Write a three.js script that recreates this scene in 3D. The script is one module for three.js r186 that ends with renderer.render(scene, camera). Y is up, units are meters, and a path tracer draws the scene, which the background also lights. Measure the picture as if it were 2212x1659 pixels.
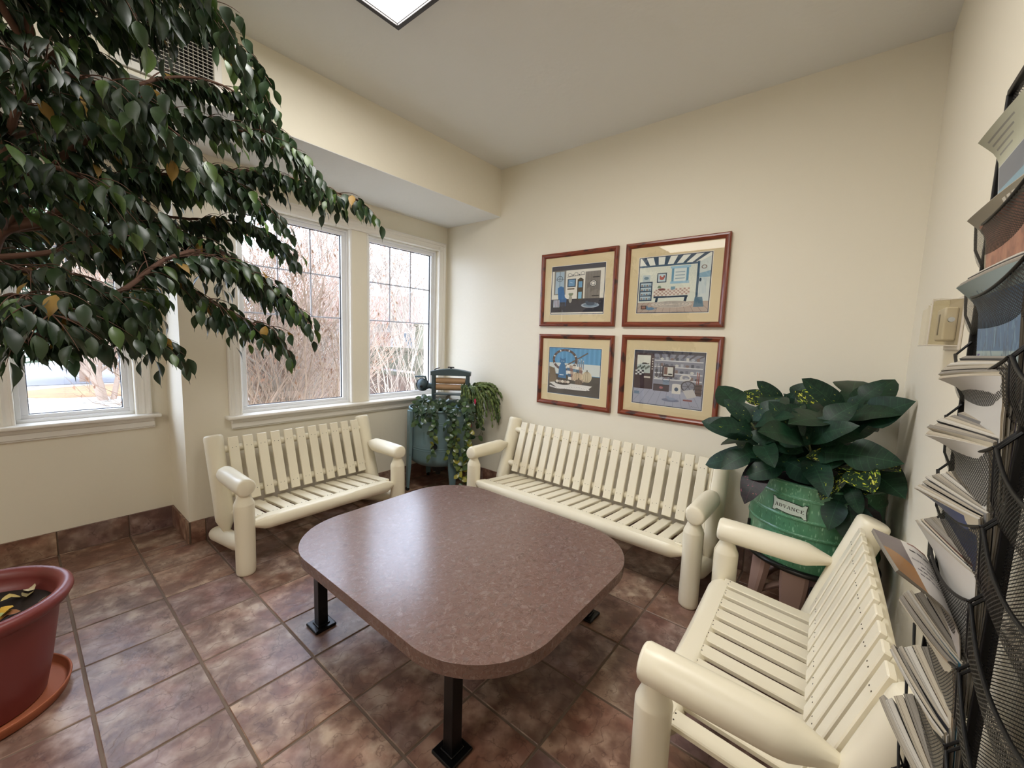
import * as THREE from 'three';
import { mergeGeometries, mergeVertices, toCreasedNormals } from 'three/addons/utils/BufferGeometryUtils.js';
import { ConvexGeometry } from 'three/addons/geometries/ConvexGeometry.js';
import { RoundedBoxGeometry } from 'three/addons/geometries/RoundedBoxGeometry.js';
import { RectAreaLightUniformsLib } from 'three/addons/lights/RectAreaLightUniformsLib.js';

// ------------------------------------------------------------------ camera, sky, lamps, exposure
const scene = new THREE.Scene();
const camera = new THREE.PerspectiveCamera(86.6, 2212 / 1659, 0.05, 200);
camera.position.set(3.3533, 1.4352, 0.1061);
camera.rotation.order = 'YXZ';
camera.rotation.set(-0.1089, 0.6818, 0.0338);
scene.add(camera);
scene.background = new THREE.Color().setRGB(9.4, 11.1, 14.3);           // bright overcast winter sky
const renderer = new THREE.WebGLRenderer({ antialias: true });
renderer.toneMapping = THREE.LinearToneMapping;
renderer.toneMappingExposure = 1.0;
renderer.shadowMap.enabled = true;
RectAreaLightUniformsLib.init();
const PANEL_LIGHT = [17.5, 3, 15], PANEL_COLOR = [1.0, 0.975, 0.94];            // recessed ceiling panels; the third is an unseen one added to brighten the room
const PANELS = [[1.505, -1.195, 1.22, 0.61], [0.95, 0.66, 1.22, 0.61], [2.1, 1.75, 0.61, 1.22]]; // x, z of the far corner, size in x and z

// ------------------------------------------------------------------ helpers
const V3 = (x, y, z) => new THREE.Vector3(x, y, z);
function rng(seed) { let s = seed >>> 0; return () => { s = (s + 0x6d2b79f5) | 0; let t = Math.imul(s ^ (s >>> 15), 1 | s); t = (t + Math.imul(t ^ (t >>> 7), 61 | t)) ^ t; return ((t ^ (t >>> 14)) >>> 0) / 4294967296; }; }
const taken = new Map();
function numbered(n) { const k = taken.get(n) ?? 0; taken.set(n, k + 1); return k ? n + '_' + String(k).padStart(3, '0') : n; }
function clean(g) {
  const r = g.index ? g.toNonIndexed() : g.clone();
  if (!r.attributes.normal) r.computeVertexNormals();
  if (!r.attributes.uv) r.setAttribute('uv', new THREE.BufferAttribute(new Float32Array(r.attributes.position.count * 2), 2));
  for (const k of Object.keys(r.attributes)) if (!['position', 'normal', 'uv'].includes(k)) r.deleteAttribute(k);
  return r;
}
const merge = (list) => mergeGeometries(list.map(clean), false);
function uvBox(g0, ox = 0, oy = 0, sc = 1) {                            // uv in metres, from the side that each face looks to
  const g = clean(g0), p = g.attributes.position, uv = g.attributes.uv, a = V3(), b = V3(), c = V3();
  for (let i = 0; i < p.count; i += 3) {
    a.fromBufferAttribute(p, i); b.fromBufferAttribute(p, i + 1); c.fromBufferAttribute(p, i + 2);
    const n = b.clone().sub(a).cross(c.clone().sub(a)), ax = Math.abs(n.x), ay = Math.abs(n.y), az = Math.abs(n.z);
    for (let k = 0; k < 3; k++) {
      const x = p.getX(i + k), y = p.getY(i + k), z = p.getZ(i + k);
      const q = ay >= ax && ay >= az ? [x, z] : ax >= az ? [z, y] : [x, y];
      uv.setXY(i + k, q[0] * sc + ox, q[1] * sc + oy);
    }
  }
  return g;
}
function box(x0, x1, y0, y1, z0, z1) { const g = new THREE.BoxGeometry(x1 - x0, y1 - y0, z1 - z0); g.translate((x0 + x1) / 2, (y0 + y1) / 2, (z0 + z1) / 2); return g; }
function rbox(x0, x1, y0, y1, z0, z1, r = 0.004, seg = 2) { const g = new RoundedBoxGeometry(x1 - x0, y1 - y0, z1 - z0, seg, r); g.translate((x0 + x1) / 2, (y0 + y1) / 2, (z0 + z1) / 2); return g; }
function chamferBox(w, h, d, c) {                                       // 44 triangles, centred
  const pts = [];
  for (const sx of [-1, 1]) for (const sy of [-1, 1]) for (const sz of [-1, 1]) {
    pts.push(V3(sx * (w / 2 - c), sy * (h / 2 - c), sz * d / 2), V3(sx * (w / 2 - c), sy * h / 2, sz * (d / 2 - c)), V3(sx * w / 2, sy * (h / 2 - c), sz * (d / 2 - c)));
  }
  return uvBox(new ConvexGeometry(pts));
}
function cyl(a, b, ra, rb = ra, sides = 12) {
  const d = b.clone().sub(a), g = new THREE.CylinderGeometry(rb, ra, d.length(), sides, 1);
  g.translate(0, d.length() / 2, 0); g.applyQuaternion(new THREE.Quaternion().setFromUnitVectors(V3(0, 1, 0), d.normalize())); g.translate(a.x, a.y, a.z); return g;
}
function sweep(pts, radii, sides = 8, cap = true) {                     // tube through points with a radius at each
  const pos = [], uv = [], idx = [], n = pts.length, T = V3(), N = V3(), B = V3();
  let ref = V3(0.31, 0.2, 0.93), len = 0;
  for (let i = 0; i < n; i++) {
    T.copy(pts[Math.min(i + 1, n - 1)]).sub(pts[Math.max(i - 1, 0)]).normalize();
    if (i) len += pts[i].distanceTo(pts[i - 1]);
    N.copy(ref).addScaledVector(T, -ref.dot(T)); if (N.lengthSq() < 1e-5) N.set(1, 0, 0).addScaledVector(T, -T.x); N.normalize(); ref = N.clone(); B.crossVectors(T, N);
    const r = typeof radii === 'number' ? radii : radii[i];
    for (let k = 0; k <= sides; k++) { const a = k / sides * Math.PI * 2, c = Math.cos(a) * r, s = Math.sin(a) * r; pos.push(pts[i].x + N.x * c + B.x * s, pts[i].y + N.y * c + B.y * s, pts[i].z + N.z * c + B.z * s); uv.push(k / sides, len); }
  }
  const w = sides + 1;
  for (let i = 0; i < n - 1; i++) for (let k = 0; k < sides; k++) { const a = i * w + k, b = a + w; idx.push(a, a + 1, b, a + 1, b + 1, b); }
  if (cap) for (const [i, flip] of [[0, 1], [n - 1, 0]]) { const c = pos.length / 3; pos.push(pts[i].x, pts[i].y, pts[i].z); uv.push(0.5, 0.5); for (let k = 0; k < sides; k++) { const a = i * w + k; flip ? idx.push(c, a + 1, a) : idx.push(c, a, a + 1); } }
  const g = new THREE.BufferGeometry(); g.setAttribute('position', new THREE.Float32BufferAttribute(pos, 3)); g.setAttribute('uv', new THREE.Float32BufferAttribute(uv, 2)); g.setIndex(idx); g.computeVertexNormals(); return g;
}
const smooth = (pts, n) => new THREE.CatmullRomCurve3(pts, false, 'centripetal').getPoints(n);
function mesh(name, geo, mat, parent = scene) { const m = new THREE.Mesh(geo, mat); m.name = parent === scene ? numbered(name) : name; m.castShadow = m.receiveShadow = true; parent.add(m); return m; }
function thing(name, label, category, pos = [0, 0, 0], turn = 0, group) {
  const o = new THREE.Group(); o.name = numbered(name); scene.add(o); o.position.set(...pos); o.rotation.y = turn; o.userData = { label, category }; if (group) o.userData.group = group; return o;
}
function tag(o, label, category, group) { o.userData.label = label; o.userData.category = category; if (group) o.userData.group = group; return o; }
function struct(name, geo, mat, label) { const m = mesh(name, geo, mat); m.userData = { kind: 'structure', label, category: name.split('_')[0] }; return m; }
function structGroup(name, label) { const o = new THREE.Group(); o.name = numbered(name); scene.add(o); o.userData = { kind: 'structure', label, category: name.split('_')[0] }; return o; }
const stuff = (m) => { m.userData.kind = 'stuff'; return m; };

// ------------------------------------------------------------------ procedural textures
function noise2(seed, period) {                                         // tileable value noise
  const r = rng(seed), t = new Float32Array(period * period); for (let i = 0; i < t.length; i++) t[i] = r();
  return (x, y) => { const xi = Math.floor(x), yi = Math.floor(y), fx = x - xi, fy = y - yi, u = fx * fx * (3 - 2 * fx), v = fy * fy * (3 - 2 * fy), w = (a) => ((a % period) + period) % period;
    const a = t[w(yi) * period + w(xi)], b = t[w(yi) * period + w(xi + 1)], c = t[w(yi + 1) * period + w(xi)], d = t[w(yi + 1) * period + w(xi + 1)];
    return (a + (b - a) * u) * (1 - v) + (c + (d - c) * u) * v; };
}
function fbm(seed, base, oct) { const ns = []; for (let o = 0; o < oct; o++) ns.push(noise2(seed + o * 17, base << o)); return (x, y) => { let s = 0, a = 0.5, t = 0; for (let o = 0; o < oct; o++) { s += a * ns[o](x * (base << o), y * (base << o)); t += a; a *= 0.5; } return s / t; }; }
function dataTex(n, fn, srgb = false, repeat = 1) {
  const d = new Uint8Array(n * n * 4);
  for (let y = 0; y < n; y++) for (let x = 0; x < n; x++) { const c = fn(x / n, y / n), i = (y * n + x) * 4; if (typeof c === 'number') d[i] = d[i + 1] = d[i + 2] = Math.max(0, Math.min(255, c * 255)); else { d[i] = Math.max(0, Math.min(255, c[0])); d[i + 1] = Math.max(0, Math.min(255, c[1])); d[i + 2] = Math.max(0, Math.min(255, c[2])); } d[i + 3] = 255; }
  const t = new THREE.DataTexture(d, n, n); t.wrapS = t.wrapT = THREE.RepeatWrapping; t.magFilter = THREE.LinearFilter; t.minFilter = THREE.LinearMipmapLinearFilter; t.generateMipmaps = true; if (srgb) t.colorSpace = THREE.SRGBColorSpace; t.repeat.set(repeat, repeat); t.needsUpdate = true; return t;
}
function canvasTex(w, h, draw) { const c = document.createElement('canvas'); c.width = w; c.height = h; const g = c.getContext('2d'); draw(g, w, h); const t = new THREE.CanvasTexture(c); t.colorSpace = THREE.SRGBColorSpace; t.anisotropy = 8; return t; }
const std = (o) => new THREE.MeshStandardMaterial(o);
const phys = (o) => new THREE.MeshPhysicalMaterial(o);
const lin = (r, g, b) => new THREE.Color().setRGB(r, g, b);
const mix3 = (a, b, t) => [a[0] + (b[0] - a[0]) * t, a[1] + (b[1] - a[1]) * t, a[2] + (b[2] - a[2]) * t];
const cl = (x) => Math.max(0, Math.min(1, x));

const peel = fbm(5, 40, 3), peelTex = dataTex(512, (x, y) => peel(x, y), false, 1);
const M = {};
M.wall = std({ color: 0xf0e9d6, roughness: 0.62, bumpMap: peelTex, bumpScale: 0.0006 });
M.ceiling = std({ color: 0xe9e8e2, roughness: 0.9, bumpMap: peelTex, bumpScale: 0.001 });
M.trim = std({ color: 0xf1ede4, roughness: 0.34 });
M.vinyl = std({ color: 0xf0f1f2, roughness: 0.32 });
M.glass = phys({ color: 0xffffff, roughness: 0.0, transmission: 1, thickness: 0, ior: 1.5 });
M.gasket = std({ color: 0x14161a, roughness: 0.6 });
M.muntin = std({ color: 0xb9bac4, roughness: 0.4 });

// ------------------------------------------------------------------ the room: measures in metres
const XR = 0.07, XL = -0.351, XS = 0.788, XW = 3.606, ZW = -2.805, ZS = -0.573, ZF = 3.2, H = 2.956, HS = 2.544, T = 0.33;

// floor of slate-look ceramic tiles, one mesh each, over a grout bed
const slF = fbm(31, 7, 6), slG = fbm(77, 22, 5), slH = fbm(123, 5, 5), slV = fbm(200, 9, 5);
function slate(x, y) {                                                  // 0..1 relief with torn, layered edges
  const wx = x + 0.10 * (slH(x, y) - 0.5), wy = y + 0.16 * (slV(x, y) - 0.5), h = slF(wx, wy);
  const lay = h * 6, f = lay - Math.floor(lay), step = (Math.floor(lay) + Math.pow(f, 5)) / 6;
  return 0.55 * step + 0.45 * slG(x, y);
}
const tileBump = dataTex(1024, (x, y) => slate(x, y));
const tileMap = dataTex(1024, (x, y) => {
  const s = slate(x, y), g = slG(wrapc(x + 0.3), y), r = slV(x, wrapc(y + 0.5)), h = slH(wrapc(x + 0.5), wrapc(y + 0.2)), e = Math.abs(slF(x, y) * 6 % 1 - 0.5) * 2;
  let c = mix3([122, 95, 82], [166, 147, 131], cl((s - 0.34) * 2.4 + (g - 0.5) * 1.8));
  c = mix3(c, [124, 74, 60], cl((r - 0.50) * 3) * 0.42); c = mix3(c, [126, 106, 112], cl((h - 0.50) * 3) * 0.38);
  c = mix3(c, [84, 62, 54], cl((e - 0.88) * 8) * 0.5); c = c.map((v) => v * (0.86 + 0.28 * g));
  return c;
}, true);
function wrapc(v) { return v - Math.floor(v); }
const tileMats = [[1, 1, 1], [1.08, 1.0, 0.9], [0.93, 0.9, 0.97], [1.0, 0.86, 0.8], [0.86, 0.86, 0.86], [1.1, 1.08, 1.02]].map((c) => std({ color: lin(...c.map((v) => v * 0.98)), map: tileMap, bumpMap: tileBump, bumpScale: 0.005, roughness: 0.40 }));
M.grout = std({ color: 0x6f5e50, roughness: 0.9, bumpMap: peelTex, bumpScale: 0.001 });
const floor = struct('floor', uvBox(merge([box(XL - 0.15, XW + 0.1, -0.12, -0.0035, ZS, ZF + 0.1), box(XR - 0.15, XW + 0.1, -0.12, -0.0035, ZW - 0.1, ZS)])), M.grout, 'brown slate-look tile floor with light grout joints');
const tr = rng(11), tileCache = [];
function tileGeo(w, d, h = 0.011) {
  const k = w.toFixed(4) + d.toFixed(4); let c = tileCache.find((e) => e.k === k && e.list.length >= 14);
  if (c) return c.list[Math.floor(tr() * c.list.length)];
  c = tileCache.find((e) => e.k === k); if (!c) tileCache.push(c = { k, list: [] });
  const e = 0.0025, j = () => (tr() - 0.5) * 0.001, pts = [];
  for (const sx of [-1, 1]) for (const sz of [-1, 1]) pts.push(V3(sx * w / 2, -h, sz * d / 2), V3(sx * w / 2 + j(), -e, sz * d / 2 + j()), V3(sx * (w / 2 - e), 0, sz * (d / 2 - e)));
  const g = uvBox(new ConvexGeometry(pts), tr(), tr(), 0.9); c.list.push(g); return g;
}
const GAP = 0.0045;
function layTile(x0, x1, z0, z1) {
  if (x1 - x0 < 0.012 || z1 - z0 < 0.012) return;
  const m = mesh('tile', tileGeo(x1 - x0 - 2 * GAP, z1 - z0 - 2 * GAP), tileMats[Math.floor(tr() * tileMats.length)], floor);
  m.position.set((x0 + x1) / 2, (tr() - 0.5) * 0.0012, (z0 + z1) / 2);
  if (tr() < 0.5 && Math.abs((x1 - x0) - T) < 1e-6 && Math.abs((z1 - z0) - T) < 1e-6) m.rotation.y = Math.PI;
}
const farTiles = [];
for (let a = -10; a <= 8; a++) for (let b = -2; b <= 10; b++) {
  const z0 = Math.max(-(a + 1) * T, ZW), z1 = Math.min(-a * T, ZF), x1 = Math.min((b + 1) * T, XW), x0 = b * T;
  if (z1 <= z0) continue;
  if (a < -3) { const xa = Math.max(x0, XL); if (x1 - xa > 0.02 && z1 - z0 > 0.02) farTiles.push(tileGeo(x1 - xa - 2 * GAP, z1 - z0 - 2 * GAP).clone().translate((xa + x1) / 2, 0, (z0 + z1) / 2)); continue; }
  if (z0 >= ZS) layTile(Math.max(x0, XL), x1, z0, z1);
  else if (z1 <= ZS) layTile(Math.max(x0, XR), x1, z0, z1);
  else { if (x1 > XR) layTile(Math.max(x0, XR), x1, z0, z1); if (x0 < XR) layTile(Math.max(x0, XL), Math.min(x1, XR), ZS, z1); }
}
stuff(mesh('far_tiles', merge(farTiles), tileMats[0], floor));

// walls, ceiling, dropped soffit
struct('wall_back', uvBox(box(XR - 0.22, XW + 0.15, -0.1, H + 0.1, ZW - 0.15, ZW)), M.wall, 'cream painted wall behind the four framed pictures');
struct('wall_right', uvBox(box(XW, XW + 0.15, -0.1, H + 0.1, ZW - 0.15, ZF + 0.15)), M.wall, 'cream painted wall carrying the magazine rack');
struct('wall_front', uvBox(box(-0.7, XW + 0.15, -0.1, H + 0.1, ZF, ZF + 0.15)), M.wall, 'cream painted wall closing the room behind the viewer');
struct('ceiling', uvBox(box(-0.7, XW + 0.15, H, H + 0.12, ZW - 0.15, ZF + 0.15)), M.ceiling, 'white painted flat ceiling');
const VENT = { y0: 2.601, y1: 2.831, z0: -0.615, z1: -0.275 };         // duct mouth in the beam
const soffit = struct('wall_soffit', uvBox(merge([box(-0.7, XS - 0.28, HS + 0.004, H, ZW, ZF), box(XS - 0.28, XS, HS + 0.004, H, ZW, VENT.z0), box(XS - 0.28, XS, HS + 0.004, H, VENT.z1, ZF), box(XS - 0.28, XS, HS + 0.004, VENT.y0, VENT.z0, VENT.z1), box(XS - 0.28, XS, VENT.y1, H, VENT.z0, VENT.z1)])), M.wall, 'cream dropped beam running above the windows');
mesh('soffit_underside', uvBox(box(-0.7, XS - 0.0005, HS, HS + 0.004, ZW, ZF)), M.ceiling, soffit);
const W1 = [-0.905, -2.69], WY = [0.842, 2.298];                        // right-hand opening
const WL = [-0.402, 0.117];                                             // bay window opening
const wthk = 0.22;
struct('wall_left', uvBox(merge([
  box(XR - wthk, XR, -0.1, WY[0], ZW, ZS), box(XR - wthk, XR, WY[1], HS, ZW, ZS), box(XR - wthk, XR, WY[0], WY[1], W1[0], ZS), box(XR - wthk, XR, WY[0], WY[1], ZW, W1[1]),
  box(XL - wthk, XR - wthk, -0.1, HS, ZS - 0.18, ZS),
])), M.wall, 'cream wall around the double window above the small bench');
struct('wall_bay', uvBox(merge([
  box(XL - wthk, XL, -0.1, WY[0], ZS, ZF), box(XL - wthk, XL, WY[1], HS, ZS, ZF), box(XL - wthk, XL, WY[0], WY[1], ZS, WL[0]), box(XL - wthk, XL, WY[0], WY[1], WL[1], ZF),
])), M.wall, 'cream recessed wall around the window behind the fig tree');

// tile skirting along the walls: each tile is a piece
function skirt(name, label, parts) {
  const g = structGroup(name, label);
  for (const [ax, at, s, e, dir] of parts) {                            // ax 'x': wall plane x = at, runs in z
    const cuts = [s]; for (let k = -12; k <= 14; k++) { const v = k * T; if (v > s + 0.01 && v < e - 0.01) cuts.push(v); } cuts.push(e);
    for (let i = 0; i < cuts.length - 1; i++) {
      const L = cuts[i + 1] - cuts[i] - 0.006, c = (cuts[i] + cuts[i + 1]) / 2; if (L < 0.01) continue;
      const m = mesh('skirting_tile', uvBox(chamferBox(ax === 'x' ? 0.012 : L, 0.151, ax === 'x' ? L : 0.012, 0.002), tr(), tr(), 0.9), tileMats[Math.floor(tr() * 4)], g);
      ax === 'x' ? m.position.set(at + dir * 0.006, 0.0755, c) : m.position.set(c, 0.0755, at + dir * 0.006);
    }
    const y0 = 0, y1 = 0.1495, dd = 0.007; mesh('grout_bed', ax === 'x' ? box(Math.min(at, at + dir * dd), Math.max(at, at + dir * dd), y0, y1, s, e) : box(s, e, y0, y1, Math.min(at, at + dir * dd), Math.max(at, at + dir * dd)), M.grout, g);
  }
}
skirt('baseboard_left', 'brown tile skirting below the double window', [['x', XR, ZW, ZS, 1], ['z', ZS, XL, XR + 0.012, 1], ['x', XL, ZS, 1.6, 1]]);
skirt('baseboard_back', 'brown tile skirting along the picture wall', [['z', ZW, XR, XW, 1]]);
skirt('baseboard_right', 'brown tile skirting along the magazine rack wall', [['x', XW, ZW, 1.6, -1]]);

// windows
function windowUnit(name, label, wx, z0, z1, cols) {                    // z0 > z1 (z0 nearer the viewer); outer frame fills the opening
  const g = structGroup(name, label), xo = wx - 0.11, xi = wx - 0.035;
  const f = 0.034, [ya, yb] = WY;
  const ring = (x0, x1, a, b, ya_, yb_, w, m, nm, r) => mesh(nm, merge([rbox(x0, x1, ya_, ya_ + w, b, a, r), rbox(x0, x1, yb_ - w, yb_, b, a, r), rbox(x0, x1, ya_ + w, yb_ - w, a - w, a, Math.min(r, 0.002)), rbox(x0, x1, ya_ + w, yb_ - w, b, b + w, Math.min(r, 0.002))]), m, g);
  ring(xo, xi, z0, z1, ya, yb, 0.022, M.vinyl, 'frame', 0.003);
  const s0 = z0 - 0.018, s1 = z1 + 0.018;
  ring(xo + 0.012, xi - 0.014, s0, s1, ya + 0.012, yb - 0.018, f, M.vinyl, 'sash', 0.006);
  const p0 = s0 - f + 0.004, p1 = s1 + f - 0.004, py0 = ya + 0.012 + f - 0.004, py1 = yb - 0.018 - f + 0.004, gx = xo + 0.03;
  ring(gx - 0.004, gx + 0.012, p0, p1, py0, py1, 0.0075, M.gasket, 'gasket', 0.002);
  mesh('pane', box(gx - 0.002, gx + 0.002, py0, py1, p1, p0), M.glass, g);
  const wz = p0 - p1, mid = 1.565, up = 1.905, bar = (a) => mesh('muntin', a, M.muntin, g);
  for (let c = 1; c < cols; c++) { const z = p0 - wz * c / cols; bar(rbox(gx - 0.010, gx - 0.003, mid, py1, z - 0.006, z + 0.006, 0.002)); }
  for (const y of [mid, up]) bar(rbox(gx - 0.010, gx - 0.003, y - 0.006, y + 0.006, p1, p0, 0.002));
  return g;
}
windowUnit('window_1', 'bigger-looking left half of the double window, behind the small bench', XR, W1[0], -1.738, 3);
windowUnit('window_2', 'right half of the double window, beside the blue washing tub', XR, -1.894, W1[1], 3);
windowUnit('window_3', 'narrow window behind the fig tree with a snowy lawn outside', XL, WL[1], WL[0], 2);
// moulded casings: a profile pushed along each side
function casingProfile() { const s = new THREE.Shape(), p = [[0, 0], [0.082, 0], [0.082, 0.022], [0.074, 0.024], [0.066, 0.017], [0.054, 0.015], [0.046, 0.019], [0.034, 0.013], [0.016, 0.012], [0.012, 0.016], [0.004, 0.017], [0, 0.012]]; p.forEach(([a, b], i) => i ? s.lineTo(a, b) : s.moveTo(a, b)); s.closePath(); return s; }
function casing(parent, wx, a, b, ya, yb) {                             // a > b: opening in z, head at yb
  const ex = (L) => new THREE.ExtrudeGeometry(casingProfile(), { depth: L, bevelEnabled: false });
  const basis = (g, ux, uy, uz, o) => { g.applyMatrix4(new THREE.Matrix4().makeBasis(ux, uy, uz).setPosition(o)); return g; };
  const X = V3(1, 0, 0), up = V3(0, 1, 0), dn = V3(0, -1, 0), Z = V3(0, 0, 1), mZ = V3(0, 0, -1);
  mesh('casing', basis(ex(yb + 0.082 - ya), Z, X, up, V3(wx, ya, a)), M.trim, parent);
  mesh('casing', basis(ex(yb + 0.082 - ya), mZ, X, dn, V3(wx, yb + 0.082, b)), M.trim, parent);
  mesh('casing', basis(ex(a - b + 0.162), up, X, mZ, V3(wx + 0.0006, yb, a + 0.081)), M.trim, parent);
}
const trim1 = structGroup('trim_1', 'white moulded casing, mullion and sill of the double window');
casing(trim1, XR, W1[0], W1[1], WY[0], WY[1]);
mesh('mullion', rbox(XR - 0.10, XR + 0.006, WY[0], WY[1] + 0.004, -1.893, -1.739, 0.004), M.wall, trim1);
for (const z of [-1.739, -1.893]) mesh('bead', rbox(XR - 0.035, XR + 0.010, WY[0], WY[1], z - 0.008, z + 0.008, 0.003), M.trim, trim1);
mesh('sill', rbox(XR - 0.11, XR + 0.072, 0.818, 0.843, ZW + 0.001, -0.798, 0.011, 4), M.trim, trim1);
function apron(parent, wx, z0, z1) { mesh('apron', merge([rbox(wx, wx + 0.034, 0.788, 0.818, z1, z0, 0.010, 3), rbox(wx, wx + 0.026, 0.752, 0.79, z1, z0 - 0.004, 0.006, 2), rbox(wx, wx + 0.018, 0.742, 0.756, z1, z0 - 0.006, 0.005, 2)]), M.trim, parent); }
apron(trim1, XR, -0.828, ZW + 0.001);
const trim2 = structGroup('trim_2', 'white moulded casing and sill of the window behind the fig tree');
casing(trim2, XL, WL[1], WL[0], WY[0], WY[1]);
mesh('sill', rbox(XL - 0.11, XL + 0.072, 0.818, 0.843, -0.528, 0.24, 0.011, 4), M.trim, trim2);
apron(trim2, XL, 0.21, -0.497);

// ceiling panels, the last one added as fill light
M.panelFrame = std({ color: 0x3d3a3a, roughness: 0.5, metalness: 0.3 });
M.diffuser = std({ color: 0xffffff, roughness: 0.5, emissive: lin(1, 0.99, 0.97), emissiveIntensity: 1.1 });
PANELS.forEach(([x, z, w, d], i) => {
  const o = thing('ceiling_light', ['bright ceiling light panel with dark frame at the top edge', 'wide ceiling light panel mirrored in the kitchen print', 'added fill light panel behind the viewer'][i], 'ceiling light', [x, H, z]);
  const f = 0.022, y0 = -0.035;
  for (const [a, b, c, e] of [[0, w, 0, f], [0, w, d - f, d], [0, f, f, d - f], [w - f, w, f, d - f]]) mesh('frame_rail', rbox(a, b, y0, 0, c, e, 0.003), M.panelFrame, o);
  mesh('diffuser', box(f, w - f, -0.022, -0.014, f, d - f), M.diffuser, o);
  const l = new THREE.RectAreaLight(lin(...PANEL_COLOR), PANEL_LIGHT[i], w - 2 * f, d - 2 * f);
  l.name = 'panel_light'; l.position.set(w / 2, -0.026, d / 2); l.rotation.x = -Math.PI / 2; l.castShadow = true; o.add(l);
});

// register grille on the soffit
{
  const o = thing('air_vent', 'white register grille with dark fins on the dropped beam', 'air vent', [XS, 2.566, -0.24]);
  const wz = 0.41, hy = 0.30, f = 0.035;
  M.register = std({ color: 0xe6e2d8, roughness: 0.4 }); M.duct = std({ color: 0x9a9a98, roughness: 0.45, metalness: 0.7 });
  mesh('frame', merge([rbox(0, 0.014, 0, f, -wz, 0, 0.004), rbox(0, 0.014, hy - f, hy, -wz, 0, 0.004), rbox(0, 0.014, f, hy - f, -f, 0, 0.004), rbox(0, 0.014, f, hy - f, -wz, -wz + f, 0.004)]), M.register, o);
  { const a = -wz + f, b = -f, c = f, d = hy - f, t = 0.002, q = -0.278; mesh('duct', merge([box(q, 0, c, c + t, a, b), box(q, 0, d - t, d, a, b), box(q, 0, c, d, a, a + t), box(q, 0, c, d, b - t, b), box(q, q + t, c, d, a, b)]), M.duct, o); }
  for (let k = 1; k < 14; k++) { const fin = mesh('fin', box(-0.006, 0.010, -0.0011, 0.0011, -wz + f, -f), M.register, o); fin.position.y = f + k * (hy - 2 * f) / 14; fin.rotation.z = -0.5; }
  for (let k = 1; k < 18; k++) mesh('blade', box(-0.022, -0.007, f, hy - f, -f - k * (wz - 2 * f) / 18 - 0.001, -f - k * (wz - 2 * f) / 18 + 0.001), M.register, o);
}

// ------------------------------------------------------------------ painted log benches
const woodN = fbm(61, 6, 4), paintTex = dataTex(256, (x, y) => woodN(x, y));
M.cream = std({ color: 0xf0e7ce, roughness: 0.34, bumpMap: paintTex, bumpScale: 0.0012 });
M.slat = std({ color: 0xf0e7cf, roughness: 0.40, bumpMap: paintTex, bumpScale: 0.0004 });
M.nail = std({ color: 0x4a4032, roughness: 0.7 });
function log(a, b, prof, o = {}) {                                      // peeled pole from a to b; prof: [distance, radius] ; slight bends, flats and an optional drying crack
  const { sides = 20, wob = 0.03, seed = 1, crack, flatTop, bend = 0.006 } = o, r = rng(seed * 97 + 3), ph = [r() * 6, r() * 6, r() * 6, r() * 6];
  const d = b.clone().sub(a), L = d.length(); d.normalize();
  const ref = Math.abs(d.y) > 0.7 ? V3(0, 0, 1) : V3(0, 1, 0), N = ref.clone().addScaledVector(d, -ref.dot(d)).normalize(), B = V3().crossVectors(d, N);
  const angs = []; for (let k = 0; k < sides; k++) angs.push([k / sides * Math.PI * 2, 0]);
  if (crack !== undefined) { for (const [q, e] of [[-0.10, 0], [-0.045, 0], [0, 1], [0.045, 0], [0.10, 0]]) angs.push([((crack + q) + Math.PI * 4) % (Math.PI * 2), e]); angs.sort((p, q) => p[0] - q[0]); }
  const pr = []; prof.forEach(([s, rad], i) => { if (i && prof[i][1] > 0.004 && prof[i - 1][1] > 0.004) { const [s0, r0] = prof[i - 1], n = Math.max(1, Math.round((s - s0) / 0.06)); for (let k = 1; k <= n; k++) pr.push([s0 + (s - s0) * k / n, r0 + (rad - r0) * k / n]); } else pr.push([s, rad]); });
  const pos = [], uv = [], idx = [], w = angs.length + 1;
  for (const [s, rad] of pr) {
    const bx = Math.sin(s * 3.1 + ph[0]) * bend, by = Math.sin(s * 2.3 + ph[1]) * bend;
    for (let k = 0; k <= angs.length; k++) {
      const [an, deep] = angs[k % angs.length], fr = s / L;
      let q = rad * (1 + wob * Math.sin(an * 2 + s * 4 + ph[2]) + wob * 0.6 * Math.sin(an * 3 - s * 9 + ph[3]));
      if (deep && fr > 0.04 && fr < 0.97) q -= Math.min(0.016, rad * 0.4) * (0.6 + 0.4 * Math.sin(s * 14));
      const c = Math.cos(an) * q, z = Math.sin(an) * q, p = a.clone().addScaledVector(d, s).addScaledVector(N, c + bx).addScaledVector(B, z + by);
      if (flatTop !== undefined && p.y > flatTop) p.y = flatTop;
      pos.push(p.x, p.y, p.z); uv.push(k / angs.length * 0.3, s);
    }
  }
  for (let i = 0; i < pr.length - 1; i++) for (let k = 0; k < angs.length; k++) { const p = i * w + k, q = p + w; idx.push(p, q, p + 1, p + 1, q, q + 1); }
  const g = new THREE.BufferGeometry(); g.setAttribute('position', new THREE.Float32BufferAttribute(pos, 3)); g.setAttribute('uv', new THREE.Float32BufferAttribute(uv, 2)); g.setIndex(idx);
  return toCreasedNormals(g, 0.62);
}
const flatEnd = (L, r) => [[0, 0.0001], [0, r * 0.72], [0.004, r * 0.88], [0.012, r * 0.97], [0.022, r], [L - 0.022, r], [L - 0.012, r * 0.97], [L - 0.004, r * 0.88], [L, r * 0.72], [L, 0.0001]];
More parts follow.
